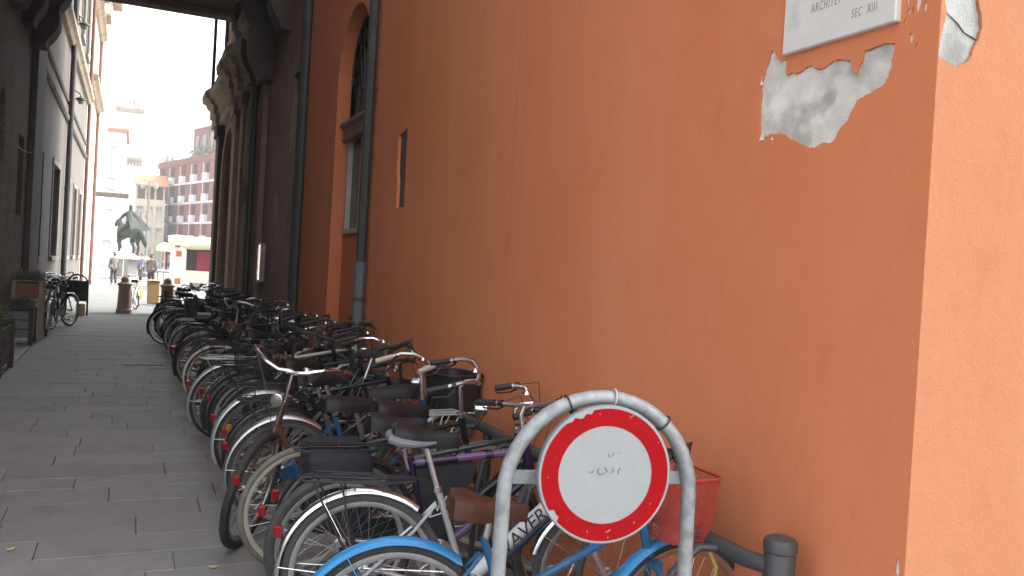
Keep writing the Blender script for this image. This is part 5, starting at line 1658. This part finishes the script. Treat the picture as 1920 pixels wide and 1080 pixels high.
# ------------------------------------------------------------------ bronze rider on a horse
M_BRONZE = mat('green_bronze', (0.022, 0.028, 0.026), 0.6, 0.0, spec=0.2, var=0.3, scale=3, bump=0.2, bscale=12)
stt = thing('equestrian_statue', 'green bronze horse and rider on a stone pedestal in the piazza', 'statue', (-0.12, 60, 0), R(122))
HS = 1.18
def hv(*p):
    return Vector(p) * HS + Vector((0, 0, 1.47))
V = [hv(-0.62, 0, 1.32), hv(-0.15, 0, 1.25), hv(0.35, 0, 1.27), hv(0.68, 0, 1.40), hv(0.92, 0, 1.75), hv(1.02, 0, 1.98), hv(1.22, 0, 1.84), hv(1.38, 0, 1.60)]
E = [(0, 1), (1, 2), (2, 3), (3, 4), (4, 5), (5, 6), (6, 7)]
Rr = [0.40, 0.38, 0.38, 0.30, 0.20, 0.17, 0.14, 0.09]
def leg(root, pts, rad):
    a = len(V)
    V.extend(pts)
    E.append((root, a))
    for i in range(len(pts) - 1):
        E.append((a + i, a + i + 1))
    Rr.extend(rad)
LR = [0.20, 0.125, 0.075, 0.06, 0.085]
leg(0, [hv(-0.66, 0.2, 1.05), hv(-0.55, 0.22, 0.78), hv(-0.80, 0.22, 0.50), hv(-0.74, 0.22, 0.14), hv(-0.66, 0.22, 0.05)], LR)
leg(0, [hv(-0.62, -0.2, 1.05), hv(-0.42, -0.22, 0.78), hv(-0.56, -0.22, 0.50), hv(-0.42, -0.22, 0.14), hv(-0.32, -0.22, 0.05)], LR)
leg(3, [hv(0.62, 0.2, 1.0), hv(0.62, 0.2, 0.74), hv(0.60, 0.2, 0.45), hv(0.58, 0.2, 0.14), hv(0.66, 0.2, 0.05)], LR)
leg(3, [hv(0.78, -0.2, 1.05), hv(1.10, -0.2, 0.95), hv(1.22, -0.2, 0.75), hv(1.08, -0.2, 0.48), hv(1.14, -0.2, 0.40)], LR)
leg(0, [hv(-0.98, -0.02, 1.38), hv(-1.16, -0.06, 1.05), hv(-1.26, -0.12, 0.72), hv(-1.30, -0.16, 0.50)], [0.11, 0.17, 0.16, 0.05])
link('horse', skin_mesh('horse', V, E, Rr, M_BRONZE, 2, 1), stt)
V = [hv(-0.02, 0, 1.62), hv(-0.02, 0, 1.95), hv(-0.02, 0, 2.28), hv(0.0, 0, 2.48), hv(0.02, 0, 2.66), hv(0.02, 0, 2.80)]
E = [(i, i + 1) for i in range(5)]
Rr = [0.22, 0.21, 0.25, 0.10, 0.135, 0.07]
for sd in (-1, 1):
    leg(0, [hv(0.12, sd * 0.36, 1.50), hv(0.36, sd * 0.46, 1.22), hv(0.22, sd * 0.48, 0.82), hv(0.42, sd * 0.48, 0.76)], [0.16, 0.11, 0.08, 0.06])
    leg(2, [hv(0.0, sd * 0.34, 2.26), hv(0.1, sd * 0.52, 1.98), hv(0.42, sd * 0.42, 1.92)], [0.11, 0.085, 0.06])
link('rider', skin_mesh('rider', V, E, Rr, M_BRONZE, 2), stt)
rows = []
for i in range(8):
    t_ = i / 7
    rows.append([hv(-0.10 - 0.55 * t_ ** 0.8 + 0.04 * math.sin(k * 2.1 + i), (k / 6 - 0.5) * (0.55 + 0.75 * t_) - 0.25 * t_, 2.36 - 0.95 * t_ + 0.06 * math.sin(k * 1.7)) for k in range(7)])
ck = MB().grid(rows)
bm_rows = [[p + Vector((0.03, 0, 0.03)) for p in r] for r in rows]
ck.grid(bm_rows)
ck.build('cloak', M_BRONZE, stt, smooth=60, normals=False)
MB().tube([hv(0.42, -0.42, 1.75), hv(0.46, -0.48, 2.3)], 0.035, 6).build('baton', M_BRONZE, stt)
M_PED = mat('pedestal_marble', (0.55, 0.53, 0.48), 0.7, var=0.15, scale=2, bump=0.2, bscale=15)
MB().cbox(-1.2, 1.2, -0.75, 0.75, 1.27, 1.47, 0.04).build('plinth', M_PED, stt, smooth=0)
MB().cbox(-0.75, 0.75, -0.45, 0.45, 0.12, 1.27, 0.03).build('pedestal', mat('pedestal_grey', (0.20, 0.20, 0.19), 0.7, var=0.2, scale=2), stt, smooth=0)
MB().cbox(-1.05, 1.05, -0.65, 0.65, -0.02, 0.12, 0.02).build('step', M_PED, stt, smooth=0)

# ------------------------------------------------------------------ lamp posts in the piazza
def lamp_post(label, x, y_, h, s=1.0):
    t = thing('lamp_post', label, 'lamp post', (x, y_, 0), group='lamp posts in the piazza')
    MB().lathe([(0.20 * s, 0), (0.20 * s, 0.25), (0.13 * s, 0.35), (0.11 * s, 1.0), (0.14 * s, 1.05), (0.075 * s, 1.15), (0.055 * s, h)], (0, 0, 0), 12).build('column', M_ZINC, t)
    MB().tube([(-0.45, 0, h - 0.15), (-0.3, 0, h + 0.08), (0, 0, h - 0.05), (0.3, 0, h + 0.08), (0.45, 0, h - 0.15)], 0.03, 6).build('arm', M_ZINC, t)
    for sx in (-0.45, 0.45):
        MB().lathe([(0.05, 0.02), (0.16, -0.08), (0.13, -0.35), (0.05, -0.42)], (sx, 0, h - 0.15), 10).build('lantern', MATS['lamp_glass'], t)
lamp_post('tall grey lamp post to the right of the bronze horse', 1.02, 68, 7.0, 1.3)
lamp_post('grey lamp post directly behind the bronze horse tail', 0.62, 78, 5.2, 1.3)

# ------------------------------------------------------------------ market van and stall
M_VAN = mat('cream_van_paint', (0.66, 0.64, 0.56), 0.4, var=0.06, scale=2, coat=0.3)
M_AWN = mat('cream_awning', (0.64, 0.60, 0.46), 0.85, var=0.08, scale=3)
M_VIN = mat('van_inside_dark', (0.02, 0.025, 0.022), 0.8)
vn = thing('market_van', 'cream market van with open serving side and rolled awning', 'van', (4.6, 45.6, 0))
b = MB()
b.cbox(-2.25, 2.3, 0.25, 2.0, 0.35, 2.62, 0.05)
b.build('body', M_VAN, vn)
fr = MB()
fr.box(-2.25, 2.3, -0.02, 0.245, 0.35, 0.95).box(-2.25, 2.3, -0.02, 0.245, 2.05, 2.62).box(-2.25, -2.05, -0.02, 0.245, 0.951, 2.049).box(2.1, 2.3, -0.02, 0.245, 0.951, 2.049)
fr.build('side_frame', M_VAN, vn, smooth=0)
MB().box(-2.048, 2.098, 0.20, 0.248, 0.955, 2.047).build('interior', M_VIN, vn, smooth=0)
MB().box(-1.55, -0.55, 0.12, 0.17, 0.96, 1.95).build('red_curtain', mat('red_cloth', (0.20, 0.018, 0.03), 0.85, var=0.2, scale=4), vn, smooth=0)
rows = []
for i in range(7):
    a = math.pi * (0.05 + 1.1 * i / 6)
    rows.append([(-2.3 + 4.7 * k / 8, -0.18 - 0.30 * math.sin(a), 2.35 + 0.32 * math.cos(a) - (0.03 if k % 2 else 0)) for k in range(9)])
MB().grid(rows).build('awning', M_AWN, vn, smooth=60, normals=False)
for sx in (-1.9, 1.9):
    MB().tube([(sx, -0.02, 2.0), (sx, -0.42, 2.2)], 0.02, 6).build('awning_arm', M_ALU, vn)
for sx in (-1.5, 1.6):
    w = MB().lathe([(0.20, -0.10), (0.32, -0.10), (0.33, -0.05), (0.33, 0.08)], (sx, 0.35, 0.33), 18, 'y').build('wheel', M_RUB, vn)
    MB().lathe([(0.02, -0.115), (0.19, -0.105)], (sx, 0.35, 0.33), 14, 'y', cap=False).build('rim', M_ALU, w)
cab = thing('white_cabinet', 'tall white cabinet with two orange squares and a cream hood before the van', 'cabinet', (2.03, 43.2, 0))
MB().cbox(-0.28, 0.28, 0, 0.5, 0.05, 2.05, 0.01).build('body', mat('white_cabinet_paint', (0.70, 0.69, 0.66), 0.5, var=0.05, scale=3), cab, smooth=0)
MB().cbox(-0.33, -0.14, -0.04, 0.0, 0.05, 2.3, 0.006).build('white_post', mat('white_post_paint', (0.80, 0.80, 0.79), 0.5), cab, smooth=0)
for z0 in (0.33, 1.62):
    MB().box(-0.08, 0.17, -0.012, -0.001, z0, z0 + 0.27).build('orange_square', mat('orange_square_paint', (0.40, 0.13, 0.05), 0.6), cab, smooth=0)
rows = [[(-0.45 + 0.9 * k / 4, -0.25 + 0.9 * i / 4, 2.35 + 0.30 * math.sin(math.pi * (i + 0.3) / 5) - 0.05 * (k - 2) ** 2 * 0.4) for k in range(5)] for i in range(5)]
hd_ = MB().grid(rows)
hd_.grid([[(p[0], p[1], p[2] - 0.25) for p in rows[0]], rows[0]])
hd_.build('hood', M_AWN, cab, smooth=40, normals=False)
st = thing('market_stall', 'narrow market stall with cream parasol between the statue and the white cabinet', 'market stall', (1.62, 48.0, 0))
MB().tube([(0, 0, 0), (0, 0, 2.25)], 0.03, 8).build('pole', M_ALU, st)
MB().lathe([(0.06, 2.30), (0.30, 2.2), (0.42, 2.05), (0.42, 1.85), (0.40, 1.85)], (0, 0, 0), 10, cap=False).build('parasol', M_AWN, st, smooth=0)
MB().cbox(-0.35, 0.35, -0.3, 0.3, 0.75, 0.82, 0.01).build('table_top', M_POST_LT, st, smooth=0)
for sx in (-0.3, 0.3):
    MB().box(sx - 0.02, sx + 0.02, -0.25, 0.25, 0, 0.75).build('trestle', M_POST_LT, st, smooth=0)
MB().cbox(0.05, 0.13, -0.32, -0.02, 0.9, 1.8, 0.01).build('red_banner', MATS['red_cloth'], st, smooth=0)
wp = thing('market_parasol', 'low white market parasol in front of the statue pedestal', 'parasol', (-0.35, 52.5, 0))
MB().tube([(0, 0, 0), (0, 0, 1.75)], 0.025, 8).build('pole', M_ALU, wp)
MB().lathe([(0.02, 1.78), (0.5, 1.62), (0.82, 1.45), (0.82, 1.36), (0.80, 1.36)], (0, 0, 0), 8, cap=False).build('canopy', mat('white_canvas', (0.75, 0.74, 0.68), 0.9), wp, smooth=0)

# ------------------------------------------------------------------ buildings round the piazza
M_REDBR = mat_brick('red_brick_far', (0.22, 0.07, 0.05), (0.18, 0.06, 0.045), (0.20, 0.11, 0.09), 0.5, 0.16, 'yz', 0.02, 0.2, 0.15)
M_BALC = mat('white_balcony', (0.72, 0.72, 0.72), 0.6, var=0.05, scale=2)
M_SHUT = mat('brown_loggia', (0.13, 0.055, 0.045), 0.8, var=0.2, scale=2)
rb = thing('red_apartment_block', 'red brick apartment block with rows of small white balconies across the piazza', 'building', (3.69, 150, 0), 0)
d_ = Vector((0.28, -0.96, 0)).normalized()
n_ = Vector((-0.96, -0.28, 0)).normalized()
FRB = Frame((0, 0, 0), d_, n_)
bay, ns = 4.8, 8
hl = []
for k in range(ns):
    for j in range(5):
        z0 = 0.9 + 3.0 * j
        hl.append(rect(k * bay + 0.7, k * bay + 2.3, z0, z0 + 2.45))
m_ = MB()
wall_face(m_, (0, 0, 0), d_, n_, [(0, -0.12), (ns * bay, -0.12), (ns * bay, 15.6), (0, 15.6)], hl, [0.8] * len(hl))
m_.build('wall', M_REDBR, rb, smooth=0)
m_ = MB()
FRB.slab(m_, 0.01, ns * bay - 0.01, -0.1, 15.55, -12, -0.9)
m_.build('inner_masonry', M_SHUT, rb, smooth=0)
for k in range(ns):
    for j in range(5):
        z0 = 0.9 + 3.0 * j
        w = MB()
        FRB.slab(w, k * bay + 0.75, k * bay + 2.25, z0 + 0.02, z0 + 2.4, -0.85, -0.78)
        wo_ = w.build('window', M_GLASS, rb, smooth=0)
        w = MB()
        FRB.slab(w, k * bay + 1.46, k * bay + 1.54, z0 + 0.02, z0 + 2.4, -0.779, -0.74)
        w.build('mullion', M_BALC, wo_, smooth=0)
        w = MB()
        FRB.slab(w, k * bay + 0.55, k * bay + 2.1, z0 - 0.05, z0 + 0.95, -0.1, 0.42)
        w.build('balcony', M_BALC, rb, smooth=0)
for j in range(5):
    m_ = MB()
    FRB.slab(m_, 0, ns * bay, 0.55 + 3.0 * j, 0.84 + 3.0 * j, -0.02, 0.10)
    m_.build('floor_band', M_BALC, rb, smooth=0)
for k in range(ns + 1):
    m_ = MB()
    FRB.slab(m_, k * bay - 0.16, k * bay + 0.12, 0, 15.5, -0.02, 0.06)
    m_.build('pilaster_strip', mat('pale_concrete', (0.50, 0.46, 0.42), 0.8, var=0.1, scale=1), rb, smooth=0)
m_ = MB()
FRB.slab(m_, -0.3, ns * bay + 0.3, 15.603, 16.5, -0.5, 0.25)
m_.build('parapet', M_REDBR, rb, smooth=0)
m_ = MB()
FRB.slab(m_, 9.5, ns * bay, 16.503, 21.2, -8, -1.8)
pth = m_.build('penthouse', M_REDBR, rb, smooth=0)
for k in range(5):
    m_ = MB()
    FRB.slab(m_, 10.6 + k * 3, 11.9 + k * 3, 17.2, 20.2, -1.79, -1.7)
    m_.build('window', M_GLASS, pth, smooth=0)
m_ = MB()
FRB.slab(m_, 9.0, ns * bay + 0.4, 21.203, 21.6, -8.4, -1.3)
m_.build('roof', M_BALC, rb, smooth=0)
def roof_bush(label, a, t, s, seed):
    rr = random.Random(seed)
    p = FRB(a, t, -0.6) + Vector((3.69, 150, 0))
    o = thing('roof_shrub', label, 'shrub', p)
    b_ = MB()
    for i in range(420):
        q = Vector((rr.gauss(0, 0.45 * s), rr.gauss(0, 0.7 * s), abs(rr.gauss(0.35, 0.35)) * s))
        l = 0.16
        u_ = Vector((rr.uniform(-1, 1), rr.uniform(-1, 1), rr.uniform(-1, 1))).normalized() * l
        v_ = Vector((rr.uniform(-1, 1), rr.uniform(-1, 1), rr.uniform(-1, 1))).normalized() * l * 0.6
        b_.add([q - u_, q + v_, q + u_, q - v_], [(0, 1, 2, 3)])
    b_.build('foliage', M_GRN, o, smooth=0, normals=False)
    MB().cbox(-0.3, 0.3, -0.6, 0.6, -0.02, 0.3, 0.03).build('trough', M_BALC, o, smooth=0)
roof_bush('green shrub at the far end of the red block parapet', 2.2, 16.5, 1.6, 1)
roof_bush('green shrub on the red block terrace before its penthouse', 14.0, 16.5, 1.5, 2)
roof_bush('second green shrub on the terrace, nearer the palazzo corner', 18.5, 16.5, 1.5, 3)

hs_ = thing('loggia_house', 'pale house with terracotta roof and leafy loggia left of the red block', 'building', (2.0, 140, 0))
FH = Frame((0, 0, 0), (1, 0, 0), (0, -1, 0))
hl = [rect(-1.5 + 1.35 * k, -0.6 + 1.35 * k, 0.2 + 3.2 * j, 2.5 + 3.2 * j) for k in range(3) for j in range(3)]
m_ = MB()
wall_face(m_, (0, 0, 0), (1, 0, 0), (0, -1, 0), [(-1.75, -0.1), (2.4, -0.1), (2.4, 10.0), (-1.75, 10.0)], hl, [0.6] * len(hl))
m_.build('wall', M_PLA_CREAM, hs_, smooth=0)
for k in range(3):
    for j in range(3):
        m_ = MB()
        FH.slab(m_, -1.48 + 1.35 * k, -0.62 + 1.35 * k, 0.22 + 3.2 * j, 2.48 + 3.2 * j, -0.62, -0.55)
        m_.build('window', MATS['pale_pane'], hs_, smooth=0)
MB().box(-1.74, 2.39, 0.7, 6, -0.1, 9.98).build('inner_masonry', M_STONE_BR, hs_, smooth=0)
for x_ in (-1.6, -0.3, 1.0, 2.2):
    MB().lathe([(0.14, 10.0), (0.12, 11.9), (0.18, 12.0)], (x_, 0.3, 0), 8).build('column', M_PLA_CREAM, hs_)
MB().box(-1.6, 2.3, 2.0, 5.5, 10.0, 12.1).build('loggia_wall', M_SHUT, hs_, smooth=0)
M_TERRA = mat('terracotta_tiles', (0.46, 0.17, 0.08), 0.85, var=0.25, scale=3)
MB().add([(-2.0, -0.5, 12.1), (2.7, -0.5, 12.1), (2.7, 6, 14.2), (-2.0, 6, 14.2), (-2.0, -0.5, 11.95), (2.7, -0.5, 11.95), (2.7, 6, 14.0), (-2.0, 6, 14.0)], [(0, 1, 2, 3), (7, 6, 5, 4), (0, 4, 5, 1), (1, 5, 6, 2), (2, 6, 7, 3), (3, 7, 4, 0)]).build('roof', M_TERRA, hs_, smooth=0)

wt = thing('pale_church', 'pale church front with deep cornice and lantern tower fading into the white sky', 'church', (-1.15, 160, 0))
m_ = MB()
hl = [arch(-0.8, 0.8, 3, 8, 10), rect(-0.9, 0.9, 11, 14)]
wall_face(m_, (0, 0, 0), (1, 0, 0), (0, -1, 0), [(-2.1, -0.1), (2.05, -0.1), (2.05, 26.3), (-2.1, 26.3)], hl, [0.5, 0.5])
m_.build('front', M_PLA_WHITE, wt, smooth=0)
MB().box(-2.09, 2.04, 0.6, 14, -0.1, 26.25).build('nave', M_PLA_WHITE, wt, smooth=0)
for z0, o_ in ((17.2, 0.5), (25.6, 0.35)):
    MB().prism([(0.02, z0), (-o_ * 0.5, z0), (-o_, z0 + 0.5), (-o_, z0 + 0.9), (0.02, z0 + 1.0)], lambda a, z: (-2.3, a, z), lambda a, z: (2.25, a, z)).build('cornice', M_STONE_CR, wt, smooth=0)
for k in range(9):
    MB().box(-2.1 + k * 0.5, -1.85 + k * 0.5, -0.32, -0.02, 16.7, 17.19).build('bracket', M_STONE_CR, wt, smooth=0)
MB().lathe([(0.75, 26.3), (0.75, 28.6), (0.9, 28.7), (0.85, 29), (0.5, 29.7), (0.1, 30.4), (0.03, 31.4)], (0.55, 3, 0), 12).build('lantern', M_PLA_WHITE, wt)
for k in range(6):
    a = math.pi * (k / 6 * 2 - 0.5)
    MB().box(0.55 + 0.74 * math.cos(a) - 0.15, 0.55 + 0.74 * math.cos(a) + 0.15, 3 + 0.74 * math.sin(a) - 0.15, 3 + 0.74 * math.sin(a) + 0.15, 26.9, 28.2).build('louvre', M_STONE_BR, wt, smooth=0)
fw_ = thing('white_row_house', 'white house front closing the piazza behind the statue on the left', 'building', (-4.5, 120, 0))
hl = [rect(-2.6 + 1.9 * k, -1.6 + 1.9 * k, 1.0 + 4 * j, 3.2 + 4 * j) for k in range(3) for j in range(4)]
m_ = MB()
wall_face(m_, (0, 0, 0), (1, 0, 0), (0, -1, 0), [(-6, -0.1), (3.3, -0.1), (3.3, 17), (-6, 17)], hl, [0.3] * len(hl))
m_.build('wall', M_PLA_WHITE, fw_, smooth=0)
for k in range(3):
    for j in range(4):
        m_ = MB()
        FH.slab(m_, -2.6 + 1.9 * k, -1.6 + 1.9 * k, 1.0 + 4 * j, 3.2 + 4 * j, -0.34, -0.28)
        m_.build('window', MATS['pale_pane'], fw_, smooth=0)
MB().box(-5.99, 3.29, 0.4, 12, -0.1, 16.98).build('inner_masonry', M_PLA_WHITE, fw_, smooth=0)
MB().box(-6.3, 3.6, -0.4, 12.3, 17.003, 17.4).build('roof', M_TERRA, fw_, smooth=0)

# ------------------------------------------------------------------ hazy air
hz = MB().box(-95, 95, -70, 330, -1.2, 36).build('haze', None, smooth=0)
hz['kind'] = 'stuff'
hm = bpy.data.materials.new('hazy_air')
hm.use_nodes = True
hm.node_tree.nodes.clear()
_o = hm.node_tree.nodes.new('ShaderNodeOutputMaterial')
_v = hm.node_tree.nodes.new('ShaderNodeVolumePrincipled')
_v.inputs['Color'].default_value = (0.95, 0.96, 0.97, 1)
_v.inputs['Density'].default_value = 0.0014
_v.inputs['Anisotropy'].default_value = 0.35
hm.node_tree.links.new(_v.outputs[0], _o.inputs['Volume'])
hz.data.materials.append(hm)
